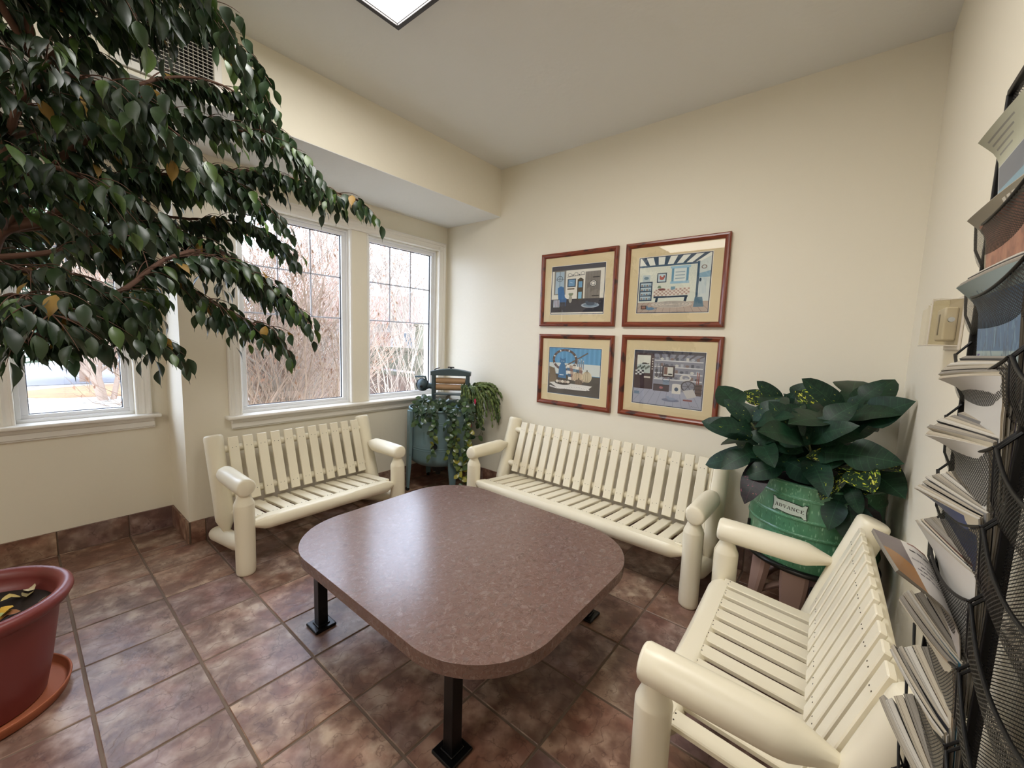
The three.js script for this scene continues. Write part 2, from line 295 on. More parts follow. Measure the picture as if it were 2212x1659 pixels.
function bench(label, pos, turn, L, nSlats, seed, cracks = {}, s0 = 0.096, s1 = 0.096) {        // local x along the seat, z away from the wall
  const o = thing('log_bench', label, 'bench', pos, turn, 'cream painted log benches'), U = 0.615;
  for (const [i, s] of [[0, 0], [1, L]]) {
    const sd = seed * 10 + i * 5;
    mesh('front_post', log(V3(s, 0, U), V3(s, 0.505, U), [[0, 0.0001], [0, 0.044], [0.006, 0.050], [0.02, 0.053], [0.425, 0.053], [0.43, 0.0525], [0.475, 0.034], [0.505, 0.030], [0.505, 0.0001]], { seed: sd + 1, wob: 0.035, bend: 0.002, crack: cracks.post === i ? cracks.postAt : undefined }), M.cream, o);
    mesh('armrest', log(V3(s, 0.533, U + 0.045), V3(s, 0.525, 0.205), [[0, 0.0001], [0, 0.040], [0.004, 0.047], [0.014, 0.052], [0.33, 0.053], [0.36, 0.050], [0.455, 0.015], [0.455, 0.0001]], { seed: sd + 2, wob: 0.05, bend: 0.005 }), M.cream, o);
    const P = (t) => V3(s, 0.743 - 0.955 * t, 0.090 + 0.298 * t);
    mesh('back_post', log(P(0), P(0.635), [[0, 0.0001], [0, 0.044], [0.004, 0.050], [0.014, 0.055], [0.03, 0.056], [0.535, 0.055], [0.55, 0.053], [0.632, 0.017], [0.635, 0.0001]], { seed: sd + 3, wob: 0.04, bend: 0.004, crack: cracks.back === i ? cracks.backAt : undefined }), M.cream, o);
    const R0 = V3(s, 0.058, 0.055), R1 = V3(s, 0.178, U);
    mesh('base_rail', log(R0, R1, [[0, 0.0001], [0.001, 0.022], [0.008, 0.040], [0.022, 0.050], [0.04, 0.053], [0.42, 0.050], [0.52, 0.036], [0.565, 0.028], [0.565, 0.0001]], { seed: sd + 4, wob: 0.04 }), M.cream, o);
  }
  mesh('front_rail', log(V3(0.02, 0.287, U), V3(L - 0.02, 0.287, U), [[0, 0.0001], [0, 0.020], [0.03, 0.022], [0.085, 0.047], [0.11, 0.050], [L - 0.15, 0.050], [L - 0.125, 0.047], [L - 0.07, 0.022], [L - 0.04, 0.020], [L - 0.04, 0.0001]], { seed: seed + 31, wob: 0.03, flatTop: 0.3262, bend: 0.004 }), M.cream, o);
  mesh('seat_rail', log(V3(0, 0.246, 0.262), V3(L, 0.246, 0.262), flatEnd(L, 0.028), { seed: seed + 32, sides: 12 }), M.cream, o);
  const bt = (t) => V3(0, 0.743 - 0.955 * t, 0.090 + 0.298 * t);
  for (const t of [0.10, 0.395]) { const p = bt(t); mesh('back_rail', log(p.clone().setX(0.02), p.clone().setX(L - 0.02), flatEnd(L - 0.04, 0.026), { seed: seed + 33 + t * 10, sides: 12, wob: 0.02, bend: 0.002 }), M.cream, o); }
  const back = chamferBox(0.060, 0.426, 0.020, 0.0035), seat = chamferBox(0.062, 0.020, 0.372, 0.0035), nails = [], r = rng(seed * 7 + 5), pitch = (L - s0 - s1) / (nSlats - 1);
  const lean = Math.atan2(0.298, 0.955), ng = new THREE.CylinderGeometry(0.0024, 0.0024, 0.002, 6);
  for (let k = 0; k < nSlats; k++) {
    const x = s0 + k * pitch, tc = 0.243, p = bt(tc), off = 0.038;
    const m = mesh('back_slat', back, M.slat, o); m.position.set(x, p.y + off * 0.298, p.z + off * 0.955); m.rotation.set(-lean, 0, (r() - 0.5) * 0.012);
    const q = mesh('seat_slat', seat, M.slat, o); q.position.set(x, 0.2975 + (r() - 0.5) * 0.001, 0.416); q.rotation.set(-0.10, (r() - 0.5) * 0.01, 0);
    for (const dy of [0.118, 0.158]) for (const sx of [-1, 1]) { const yy = dy === 0.118 ? 0.143 : -0.152; const g = ng.clone(); g.rotateX(Math.PI / 2); g.translate(sx * 0.013 + (r() - 0.5) * 0.004, yy + (r() - 0.5) * 0.006, 0.0101); g.rotateX(-lean); g.translate(x, p.y + off * 0.298, p.z + off * 0.955); nails.push(g); }
    for (const dz of [0.165]) for (const sx of [-1, 1]) { const g = ng.clone(); g.translate(sx * 0.013, 0.0101, dz + (r() - 0.5) * 0.006); g.rotateX(-0.10); g.translate(x, 0.2975, 0.416); nails.push(g); }
  }
  stuff(mesh('nail_heads', merge(nails), M.nail, o));
  return o;
}
bench('short cream log bench under the double window', [XR + 0.03, 0, -0.695], Math.PI / 2, 1.06, 11, 1);
bench('long cream log bench against the wall below the pictures', [1.125, 0, ZW + 0.004], 0, 1.68, 18, 2, { back: 1, backAt: 0.55 }, 0.142, 0.090);
bench('short cream log bench in front of the magazine rack', [XW - 0.001, 0, -2.09], -Math.PI / 2 + 0.032, 1.08, 11, 3, { post: 0, postAt: 0.5 });

// ------------------------------------------------------------------ coffee table
{
  const lam = canvasTex(2048, 1700, (g, w, h) => {
    const r = rng(404); g.fillStyle = '#866558'; g.fillRect(0, 0, w, h);
    const cols = ['#6d4a3e', '#a18576', '#7a6458', '#93766a', '#5c4239', '#b39a8a', '#845a4b', '#75655c'];
    for (let i = 0; i < 9000; i++) { g.globalAlpha = 0.14 + r() * 0.2; g.fillStyle = cols[Math.floor(r() * cols.length)]; const x = r() * w, y = r() * h, a = r() * 6.28, s = 5 + r() * 15; g.beginPath(); g.ellipse(x, y, s, s * (0.25 + r() * 0.4), a, 0, 6.29); g.fill(); }
    for (let i = 0; i < 30000; i++) { g.globalAlpha = 0.2 + r() * 0.38; g.strokeStyle = cols[Math.floor(r() * cols.length)]; g.lineWidth = 0.8 + r() * 2.4; const x = r() * w, y = r() * h, a = r() * 6.28, l = 6 + r() * 22, c = (r() - 0.5) * 20; g.beginPath(); g.moveTo(x, y); g.quadraticCurveTo(x + Math.cos(a) * l / 2 - Math.sin(a) * c, y + Math.sin(a) * l / 2 + Math.cos(a) * c, x + Math.cos(a) * l, y + Math.sin(a) * l); g.stroke(); }
    for (let i = 0; i < 5200; i++) { g.globalAlpha = 0.3; g.strokeStyle = '#c3ab9b'; g.lineWidth = 1.2; const x = r() * w, y = r() * h, a = r() * 6.28, l = 6 + r() * 20; g.beginPath(); g.moveTo(x, y); g.quadraticCurveTo(x + Math.cos(a) * l, y, x + Math.cos(a) * l, y + Math.sin(a) * l); g.stroke(); }
  });
  lam.wrapS = lam.wrapT = THREE.RepeatWrapping;
  M.laminate = phys({ color: lin(0.72, 0.79, 0.86), map: lam, roughness: 0.24, bumpMap: paintTex, bumpScale: 0.00015 });
  M.blackSteel = std({ color: 0x0e0e10, roughness: 0.32, metalness: 0.4 });
  const x0 = 1.251, x1 = 2.672, z0 = -1.845, z1 = -0.660, top = 0.429, th = 0.046, cx = (x0 + x1) / 2, cz = (z0 + z1) / 2, w = x1 - x0, d = z1 - z0;
  const o = thing('coffee_table', 'low mottled brown laminate table with rounded corners on black legs', 'table', [cx, 0, cz]);
  const R = 0.335, S = new THREE.Shape(), hw = w / 2, hd = d / 2;
  S.moveTo(-hw + R, -hd); S.lineTo(hw - R, -hd); S.absarc(hw - R, -hd + R, R, -Math.PI / 2, 0); S.lineTo(hw, hd - R); S.absarc(hw - R, hd - R, R, 0, Math.PI / 2); S.lineTo(-hw + R, hd); S.absarc(-hw + R, hd - R, R, Math.PI / 2, Math.PI); S.lineTo(-hw, -hd + R); S.absarc(-hw + R, -hd + R, R, Math.PI, Math.PI * 1.5);
  const g1 = new THREE.ExtrudeGeometry(S, { depth: 0.0025, bevelEnabled: true, bevelThickness: 0.0008, bevelSize: 0.0008, bevelSegments: 1, curveSegments: 28 }); g1.rotateX(Math.PI / 2); g1.translate(0, top - 0.0008, 0);
  const u1 = uvBox(g1, 0.5, 0.5, 0.62); mesh('tabletop', u1, M.laminate, o);
  const g2 = new THREE.ExtrudeGeometry(S, { depth: th, bevelEnabled: false, curveSegments: 28 }); g2.rotateX(Math.PI / 2); g2.translate(0, top - 0.0042, 0);
  { const uv = g2.attributes.uv; for (let i = 0; i < uv.count; i++) uv.setXY(i, uv.getX(i) * 0.62, uv.getY(i) * 0.62); }
  mesh('edge_band', g2, M.laminate, o).userData.label = 'brown laminate edge band';
  for (const [lx, lz] of [[1.478, -0.776], [2.425, -0.776], [1.478, -1.729], [2.425, -1.729]]) {
    const l = mesh('leg', rbox(-0.0235, 0.0235, 0.012, top - 0.05, -0.0235, 0.0235, 0.004), M.blackSteel, o); l.position.set(lx - cx, 0, lz - cz);
    const plate = mesh('foot_plate', merge([rbox(-0.052, 0.052, 0.0012, 0.016, -0.052, 0.052, 0.006), rbox(-0.03, 0.03, 0.014, 0.022, -0.03, 0.03, 0.004)]), M.blackSteel, l); plate.rotation.y = 0.0;
  }
}

// ------------------------------------------------------------------ framed prints on the picture wall
{
  const grainN = fbm(88, 8, 4);
  const mah = dataTex(512, (x, y) => { const n = grainN(x, y * 0.25), s = Math.sin((x * 30 + n * 9) * 3) * 0.5 + 0.5, k = cl((grainN(y, x) - 0.63) * 8); return mix3(mix3([112, 46, 22], [150, 70, 36], s * 0.6 + n * 0.4), [62, 24, 14], k); }, true);
  M.frameWood = phys({ map: mah, color: lin(0.85, 0.8, 0.78), roughness: 0.38, clearcoat: 0.4, clearcoatRoughness: 0.15 });
  M.mat = std({ color: 0xe0cfa6, roughness: 0.9, bumpMap: peelTex, bumpScale: 0.0003 });
  M.bevel = std({ color: 0xf5f2ea, roughness: 0.8 });
  M.pane = phys({ color: 0xffffff, roughness: 0.02, transmission: 1, thickness: 0, ior: 1.52 });
  const poly = (g, c, ...p) => { g.fillStyle = c; g.beginPath(); p.forEach(([x, y], i) => i ? g.lineTo(x, y) : g.moveTo(x, y)); g.closePath(); g.fill(); };
  const rect = (g, c, x, y, w, h) => { g.fillStyle = c; g.fillRect(x, y, w, h); };
  const ell = (g, c, x, y, a, b, t = 0) => { g.fillStyle = c; g.beginPath(); g.ellipse(x, y, a, b, t, 0, 6.29); g.fill(); };
  const line = (g, c, w, ...p) => { g.strokeStyle = c; g.lineWidth = w; g.beginPath(); p.forEach(([x, y], i) => i ? g.lineTo(x, y) : g.moveTo(x, y)); g.stroke(); };
  const ringS = (g, c, w, x, y, a, b = a) => { g.strokeStyle = c; g.lineWidth = w; g.beginPath(); g.ellipse(x, y, a, b, 0, 0, 6.29); g.stroke(); };
  const cat = (g, c, x, y, s) => { ell(g, c, x, y, 46 * s, 20 * s); ell(g, c, x - 40 * s, y - 18 * s, 17 * s, 15 * s); poly(g, c, [x - 55 * s, y - 24 * s], [x - 50 * s, y - 44 * s], [x - 42 * s, y - 30 * s]); poly(g, c, [x - 38 * s, y - 30 * s], [x - 28 * s, y - 42 * s], [x - 26 * s, y - 24 * s]); line(g, c, 7 * s, [x + 40 * s, y + 5 * s], [x + 60 * s, y + 2 * s], [x + 70 * s, y - 14 * s]); };
  const border = (g, w, h) => { g.strokeStyle = '#23304a'; g.lineWidth = 9; g.strokeRect(4, 4, w - 8, h - 8); };
  const prints = [
    (g, w, h) => {                                                      // parlour with clock, door and sleeping cat
      rect(g, '#e6e3d6', 0, 0, w, h); rect(g, '#4b4a52', 0, 0, w, 62); rect(g, '#6a6760', 0, 62, w, 10); rect(g, '#33333c', 0, 500, w, 200);
      for (let i = 0; i < 9; i++) line(g, '#2a2a33', 3, [i * 100 - 60, 700], [i * 80 + 40, 500]);
      rect(g, '#8c8a83', 40, 72, 170, 360); rect(g, '#a9bfcc', 60, 84, 125, 330); line(g, '#3d4854', 5, [60, 200], [185, 200]); line(g, '#3d4854', 5, [122, 84], [122, 414]); ringS(g, '#3d4854', 7, 122, 190, 40); ringS(g, '#3d4854', 4, 122, 190, 16);
      line(g, '#8c8a83', 8, [225, 170], [470, 150]); for (let i = 0; i < 3; i++) { ringS(g, '#55585e', 5, 262 + i * 90, 140 - i * 6, 24); } for (let i = 0; i < 2; i++) ell(g, '#55585e', 308 + i * 88, 146, 14, 8);
      rect(g, '#3a4f66', 234, 200, 118, 122); rect(g, '#6f9dc0', 248, 214, 90, 94); line(g, '#e8eef0', 4, [270, 250], [310, 262]); rect(g, '#7b6a55', 236, 340, 100, 20);
      rect(g, '#4d4436', 375, 220, 82, 300); rect(g, '#6fa3c4', 390, 245, 52, 90); rect(g, '#5d5140', 388, 350, 56, 30); rect(g, '#86bcd6', 392, 400, 48, 100); poly(g, '#4d4436', [368, 222], [416, 190], [464, 222]);
      rect(g, '#86817a', 480, 110, 200, 390); for (let i = 1; i < 5; i++) line(g, '#6d6862', 3, [480 + i * 40, 110], [480 + i * 40, 500]); rect(g, '#2b2b30', 580, 190, 90, 12); rect(g, '#2b2b30', 575, 460, 95, 12); ell(g, '#2b2b30', 588, 285, 46, 46); ell(g, '#f1eee4', 588, 285, 40, 40); for (let i = 0; i < 8; i++) ell(g, '#50545c', 588 + Math.cos(i * 0.785) * 25, 285 + Math.sin(i * 0.785) * 25, 7, 7);
      poly(g, '#2f6ea6', [95, 330], [140, 300], [185, 320], [205, 470], [240, 500], [110, 500]); rect(g, '#2b5f92', 120, 500, 110, 46); rect(g, '#244c75', 128, 546, 12, 60); rect(g, '#244c75', 212, 546, 12, 60); rect(g, '#c9d6de', 40, 510, 90, 110); for (let i = 0; i < 4; i++) rect(g, '#775560', 48 + i * 22, 512, 9, 104);
      ell(g, '#a7a597', 285, 500, 24, 60); for (let i = 0; i < 7; i++) ell(g, '#87947a', 265 + i * 8, 425 + (i % 2) * 14, 9, 14);
      ell(g, '#a6b2bd', 560, 600, 120, 38); ell(g, '#6f8798', 560, 598, 92, 27); cat(g, '#3a4b60', 565, 580, 1.25);
      border(g, w, h);
    },
    (g, w, h) => {                                                      // kitchen with beams, table and window
      rect(g, '#dfe3d4', 0, 0, w, h); poly(g, '#eceee4', [0, 0], [w, 0], [w, 60], [620, 110], [0, 110]);
      for (let i = 0; i < 6; i++) poly(g, '#3b5268', [20 + i * 130, 0], [76 + i * 130, 0], [120 + i * 92, 112], [88 + i * 92, 112]); rect(g, '#4a637a', 0, 108, 620, 22);
      for (let i = 0; i < 26; i++) for (let j = 0; j < 12; j++) ell(g, '#b9c6c2', 20 + i * 24 + (j % 2) * 12, 150 + j * 30, 2.4, 2.4);
      poly(g, '#d2dbd8', [620, 110], [w, 40], [w, h], [620, 560]); rect(g, '#3f5c74', 604, 100, 22, 480); poly(g, '#8fb3c6', [626, 250], [w, 220], [w, 300], [626, 300]); ringS(g, '#8b7a72', 9, 668, 175, 22, 20); for (let i = 0; i < 5; i++) line(g, '#b6cad2', 5, [640 + i * 13, 310], [642 + i * 13, 500]); ell(g, '#2f4a60', 640, 330, 10, 22);
      rect(g, '#6d9db8', 355, 150, 170, 200); rect(g, '#dfe7e2', 378, 170, 124, 160); rect(g, '#9fc4d6', 340, 140, 200, 28); rect(g, '#9fc4d6', 345, 330, 190, 30); for (let i = 0; i < 3; i++) rect(g, '#9bb0b8', 392, 210 + i * 40, 96, 12);
      rect(g, '#3e4f60', 205, 215, 100, 122); rect(g, '#c7d8da', 216, 226, 78, 100); ell(g, '#b5645a', 256, 285, 24, 20); ell(g, '#b5645a', 240, 262, 9, 14); ell(g, '#9c4e48', 278, 262, 8, 18);
      rect(g, '#33495f', 20, 320, 140, 250); for (let i = 0; i < 4; i++) { rect(g, '#bccdd2', 32, 334 + i * 58, 116, 44); for (let j = 0; j < 4; j++) ell(g, j % 2 ? '#6f8ea4' : '#8d7668', 48 + j * 28, 366 + i * 58, 11, 10); } rect(g, '#c0ced0', 50, 230, 80, 88); ell(g, '#7c96a3', 90, 270, 26, 20);
      poly(g, '#e3dccf', [180, 425], [530, 410], [552, 500], [165, 520]); for (let i = 0; i < 18; i++) for (let j = 0; j < 4; j++) if ((i + j) % 2) rect(g, '#b99c90', 178 + i * 20.5, 428 + j * 21 - i * 0.6, 19, 20); rect(g, '#2c3e52', 180, 512, 350, 22); for (const x of [205, 500]) { poly(g, '#24374a', [x, 534], [x + 26, 534], [x + 16, 600], [x - 10, 606]); } ell(g, '#7f4f48', 262, 426, 40, 14); rect(g, '#7fa3b4', 355, 395, 44, 40); for (let i = 0; i < 5; i++) ell(g, '#7b8f78', 224 + i * 6, 400 - (i % 2) * 14, 8, 10);
      rect(g, '#b9a89a', 0, 590, w, 140); for (let i = 0; i < 12; i++) line(g, '#8d7c72', 4, [i * 80 - 120, 730], [i * 56 + 30, 590]); ell(g, '#cfc7ba', 370, 620, 210, 44); for (let k = 1; k < 5; k++) ringS(g, '#8f8a86', 4, 370, 620, 210 - k * 34, 44 - k * 8); poly(g, '#5d7f93', [600, 540], [670, 540], [690, 660], [590, 660]);
      cat(g, '#6b8ca6', 150, 672, 1.0); rect(g, '#4b3c38', 48, 630, 60, 48); rect(g, '#a37a6a', 58, 640, 40, 28); border(g, w, h);
    },
    (g, w, h) => {                                                      // blue cat, wreath, quilt and pumpkins
      rect(g, '#5b9dc6', 0, 0, w, h); for (let i = 0; i < 24; i++) rect(g, i % 2 ? '#5796bf' : '#68a9cf', i * 32, 0, 16, 260); rect(g, '#d6dcd6', 0, 240, w, 170); rect(g, '#54504c', 0, 420, w, 300);
      ringS(g, '#5c4a44', 34, 240, 190, 165, 150); for (let i = 0; i < 16; i++) ell(g, i % 2 ? '#d3d4d0' : '#75666a', 240 + Math.cos(i * 0.39) * 165, 190 + Math.sin(i * 0.39) * 150, 15, 11, i * 0.39);
      line(g, '#4a3c36', 18, [230, 300], [560, 70]); line(g, '#8b7668', 6, [232, 296], [556, 72]); for (let i = 0; i < 4; i++) { rect(g, '#7b8f9c', 420 + i * 26, 180 + (i % 2) * 20, 15, 120); rect(g, '#e9e4d2', 424 + i * 26, 165 + (i % 2) * 20, 7, 18); }
      poly(g, '#8d7d64', [10, 300], [90, 330], [150, 560], [20, 580]); for (let i = 0; i < 14; i++) line(g, '#5f523f', 3, [14 + i * 6, 320], [30 + i * 10, 575]);
      poly(g, '#3d77a3', [150, 470], [158, 300], [188, 240], [240, 250], [262, 330], [270, 480]); ell(g, '#3d77a3', 210, 215, 46, 38); poly(g, '#3d77a3', [170, 205], [168, 150], [202, 182]); poly(g, '#3d77a3', [222, 180], [250, 150], [254, 205]); ell(g, '#dfe8e4', 196, 212, 7, 5); ell(g, '#dfe8e4', 226, 212, 7, 5); rect(g, '#dfe8e4', 170, 420, 60, 12);
      const q = ['#e9e6da', '#6f93ac', '#b7a08e', '#4c6f8c', '#d9d2c2', '#8a6a62']; for (let i = 0; i < 5; i++) for (let j = 0; j < 5; j++) { g.save(); g.translate(270 + i * 44 + j * 8, 260 + j * 46 + i * 6); g.rotate(0.12); rect(g, q[(i * 2 + j * 3) % 6], 0, 0, 46, 46); g.restore(); }
      for (const [x, y, a, b, c] of [[430, 440, 70, 66, '#d8c3a2'], [560, 430, 66, 84, '#d9cdac'], [450, 530, 54, 56, '#6b5d52']]) { ell(g, c, x, y, a, b); for (let i = -2; i <= 2; i++) ringS(g, '#8d7b62', 3, x, y, Math.abs(a * (0.25 + i * 0.2)) + 4, b); rect(g, '#4d4a38', x - 7, y - b - 22, 14, 26); }
      poly(g, '#e4e2da', [20, 560], [100, 545], [640, 560], [560, 640], [160, 645]); for (let i = 0; i < 24; i++) ell(g, '#f1efe8', 40 + i * 24, 618 + Math.sin(i * 0.28) * 22, 14, 12); for (let i = 0; i < 24; i++) ell(g, '#54504c', 40 + i * 24, 620 + Math.sin(i * 0.28) * 22, 4, 4);
      ell(g, '#3c3836', 220, 545, 118, 36); for (let i = 0; i < 5; i++) ell(g, i % 2 ? '#b9a794' : '#e2d9c8', 140 + i * 40, 530, 23, 22); border(g, w, h);
    },
    (g, w, h) => {                                                      // store room with dutch door, crocks and churn
      rect(g, '#8c8f9b', 0, 0, w, h); rect(g, '#4c4b55', 0, 0, w, 40); for (let i = 0; i < 7; i++) poly(g, '#5d5b63', [180 + i * 90, 40], [210 + i * 90, 40], [240 + i * 70, 100], [220 + i * 70, 100]);
      rect(g, '#4a3a40', 10, 40, 210, 470); rect(g, '#dfe1d4', 34, 66, 150, 240); poly(g, '#b8c4bf', [34, 200], [110, 170], [184, 200], [184, 306], [34, 306]); line(g, '#2e2c33', 9, [90, 180], [170, 180]); ell(g, '#2e2c33', 120, 176, 26, 9); for (let i = 0; i < 5; i++) ell(g, '#dcd8cc', 206, 110 + i * 34, 7, 9);
      rect(g, '#3f2f36', 14, 330, 204, 190); rect(g, '#cdc6ba', 120, 350, 70, 24); for (let i = 0; i < 4; i++) for (let j = 0; j < 3; j++) rect(g, (i + j) % 2 ? '#33353f' : '#dde0de', 20 + i * 24, 270 + j * 22, 24, 22); for (let i = 0; i < 9; i++) ell(g, '#5a6662', 40 + i * 16, 245 - (i % 3) * 14, 10, 16);
      for (let s = 0; s < 4; s++) { rect(g, '#d4d6d6', 230, 118 + s * 82, 490, 14); for (let i = 0; i < 9; i++) { const x = 255 + i * 52, y = 118 + s * 82, c = ['#6f7482', '#b3b8bf', '#4f5361', '#cfcfc8', '#85726d'][(i * 3 + s) % 5]; (i + s) % 2 ? ell(g, c, x, y - 16, 19, 16) : rect(g, c, x - 14, y - 40, 28, 40); } }
      for (let i = 0; i < 3; i++) { line(g, '#4d4b52', 7, [255 + i * 40, 160], [258 + i * 40, 300]); ell(g, '#5d5c66', 258 + i * 40, 320, 17, 28); }
      rect(g, '#3c3037', 315, 190, 130, 150); rect(g, '#d7d9cf', 332, 206, 96, 118); rect(g, '#7b5b52', 336, 210, 34, 96); ell(g, '#33343c', 400, 300, 24, 9);
      rect(g, '#a7abba', 0, 520, w, 200); for (let i = 0; i < 12; i++) line(g, '#888c9d', 4, [i * 90 - 180, 720], [i * 62 + 10, 520]);
      rect(g, '#4d434c', 230, 440, 170, 92); rect(g, '#3c333b', 230, 440, 170, 14); ell(g, '#a86b6b', 315, 484, 20, 17); rect(g, '#7c8ea2', 330, 380, 66, 62); ringS(g, '#5d6a7a', 6, 363, 378, 36, 26);
      rect(g, '#d9d6cc', 430, 430, 90, 118); ell(g, '#d9d6cc', 475, 430, 45, 12); ell(g, '#4d6077', 475, 490, 20, 26); rect(g, '#5b4a48', 660, 400, 64, 150); for (let i = 0; i < 3; i++) rect(g, '#3a2f30', 656, 420 + i * 46, 72, 9); rect(g, '#8a4b44', 684, 260, 10, 140); rect(g, '#a46a5e', 668, 250, 9, 150);
      ringS(g, '#4b474e', 13, 590, 440, 66, 66); for (let i = 0; i < 6; i++) line(g, '#4b474e', 5, [590, 440], [590 + Math.cos(i * 1.05) * 62, 440 + Math.sin(i * 1.05) * 62]); ringS(g, '#d1cfc8', 16, 560, 330, 46, 32); poly(g, '#c3c1bd', [540, 500], [640, 470], [680, 560], [590, 600]); rect(g, '#8e4d4d', 550, 610, 90, 20); ell(g, '#737b92', 420, 640, 90, 22); cat(g, '#8f9ab2', 430, 622, 0.95); rect(g, '#6d88a0', 20, 560, 60, 40);
      line(g, '#4b4a55', 2, [w - 110, h - 34], [w - 100, h - 44], [w - 92, h - 33], [w - 80, h - 42], [w - 66, h - 34], [w - 40, h - 38]); border(g, w, h);
    },
  ];
  const names = ['small parlour print with a grey door in reddish wooden frame', 'kitchen print with ceiling beams in reddish wooden frame, top right', 'print of a blue cat and pumpkins in reddish wooden frame', 'store-room print with shelves and crocks in reddish wooden frame'];
  const spots = [[1.634, 1.855], [2.387, 1.855], [1.640, 1.193], [2.397, 1.200]], fw = 0.692, fh = 0.595;
  spots.forEach(([x, y], i) => {
    const o = thing('framed_picture', names[i], 'picture', [x, y - fh / 2, ZW + 0.001], 0, 'framed prints on the picture wall'), yc = fh / 2;
    const pr = new THREE.Shape(); [[0, 0], [0, 0.022], [0.006, 0.027], [0.016, 0.028], [0.026, 0.023], [0.033, 0.017], [0.036, 0.012], [0.036, 0.006], [0.031, 0.004], [0.031, 0]].forEach(([a, b], k) => k ? pr.lineTo(a, b) : pr.moveTo(a, b)); pr.closePath();
    const rail = (L) => { const g = new THREE.ExtrudeGeometry(pr, { depth: L, bevelEnabled: false }), p = g.attributes.position, uv = g.attributes.uv; for (let k = 0; k < p.count; k++) { const q = p.getX(k), z = p.getZ(k); p.setZ(k, z < L / 2 ? q : L - q); uv.setXY(k, q * 3 + i * 0.21, p.getZ(k) * 1.6 + L); } g.computeVertexNormals(); return g; };   // mitred at both ends
    for (let k = 0; k < 4; k++) {
      const L = k % 2 ? fh : fw, g = rail(L), m = new THREE.Matrix4();
      const dirs = [[V3(0, 1, 0), V3(1, 0, 0), V3(-fw / 2, 0, 0)], [V3(-1, 0, 0), V3(0, 1, 0), V3(fw / 2, 0, 0)], [V3(0, -1, 0), V3(-1, 0, 0), V3(fw / 2, fh, 0)], [V3(1, 0, 0), V3(0, -1, 0), V3(-fw / 2, fh, 0)]][k];
      m.makeBasis(dirs[0], V3(0, 0, 1), dirs[1]).setPosition(dirs[2]); g.applyMatrix4(m); mesh('frame_rail', g, M.frameWood, o);
    }
    const aw = 0.490, ah = 0.390, iw = fw - 0.064, ih = fh - 0.064, ay = yc - 0.005;
    const bdr = (b, t) => merge([box(-iw / 2, iw / 2, yc - ih / 2, ay - ah / 2 - b, 0.006, t), box(-iw / 2, iw / 2, ay + ah / 2 + b, yc + ih / 2, 0.006, t), box(-iw / 2, -aw / 2 - b, ay - ah / 2 - b, ay + ah / 2 + b, 0.006, t), box(aw / 2 + b, iw / 2, ay - ah / 2 - b, ay + ah / 2 + b, 0.006, t)]);
    mesh('mat', bdr(0.0035, 0.0090), M.mat, o);
    const tex = canvasTex(740, 590, (g, w, h) => { g.scale(w / 740, h / 730); prints[i](g, 740, 730); });
    mesh('print', new THREE.PlaneGeometry(aw, ah).translate(0, ay, 0.0070), std({ map: tex, roughness: 0.75 }), o);
    mesh('bevel', merge([box(-aw / 2 - 0.0035, aw / 2 + 0.0035, ay - ah / 2 - 0.0035, ay - ah / 2, 0.006, 0.0080), box(-aw / 2 - 0.0035, aw / 2 + 0.0035, ay + ah / 2, ay + ah / 2 + 0.0035, 0.006, 0.0080), box(-aw / 2 - 0.0035, -aw / 2, ay - ah / 2, ay + ah / 2, 0.006, 0.0080), box(aw / 2, aw / 2 + 0.0035, ay - ah / 2, ay + ah / 2, 0.006, 0.0080)]), M.bevel, o);
    mesh('glass', box(-iw / 2, iw / 2, yc - ih / 2, yc + ih / 2, 0.0100, 0.0112), M.pane, o);
    mesh('backing', box(-iw / 2, iw / 2, yc - ih / 2, yc + ih / 2, 0.002, 0.006), M.mat, o);
  });
}

// ------------------------------------------------------------------ leaves
function leafGeo(len, wid, prof, o = {}) {                              // midrib along +y from the stalk, face +z; prof(s) = half width 0..1
  const { n = 6, fold = 0.25, curl = 0.2, wave = 0, seed = 1 } = o, pos = [], uv = [], idx = [], r = rng(seed), ph = r() * 6;
  for (let i = 0; i <= n; i++) {
    const s = i / n, h = prof(s) * wid / 2, y = len * (s - curl * curl * s * s * s * 0.3), z = -curl * len * s * s;
    for (const e of [-1, 0, 1]) { pos.push(e * h, y, z + Math.abs(e) * fold * h + (e ? wave * Math.sin(s * 9 + ph + e) * h : 0)); uv.push(0.5 + e * 0.5 * Math.min(1, prof(s)), s); }
  }
  for (let i = 0; i < n; i++) for (let k = 0; k < 2; k++) { const a = i * 3 + k; idx.push(a, a + 1, a + 3, a + 1, a + 4, a + 3); }
  const g = new THREE.BufferGeometry(); g.setAttribute('position', new THREE.Float32BufferAttribute(pos, 3)); g.setAttribute('uv', new THREE.Float32BufferAttribute(uv, 2)); g.setIndex(idx); g.computeVertexNormals(); return g;
}
function leafMatrix(p, tip, face, roll = 0) {                           // stalk at p, midrib along tip, upper side towards face
  const y = tip.clone().normalize(), z = face.clone().addScaledVector(y, -face.dot(y)); if (z.lengthSq() < 1e-4) z.set(y.z, 0.2, -y.x); z.normalize(); const x = V3().crossVectors(y, z);
  const m = new THREE.Matrix4().makeBasis(x, y, z); if (roll) m.multiply(new THREE.Matrix4().makeRotationY(roll)); return m.setPosition(p);
}
function addLeaf(name, geo, mat, parent, m) { const o = mesh(name, geo, mat, parent); o.matrix.copy(m); m.decompose(o.position, o.quaternion, o.scale); return o; }
const leafMat = (c, o = {}) => phys({ color: lin(...c), roughness: 0.42, transmission: 0.30, thickness: 0, side: THREE.DoubleSide, ...o });

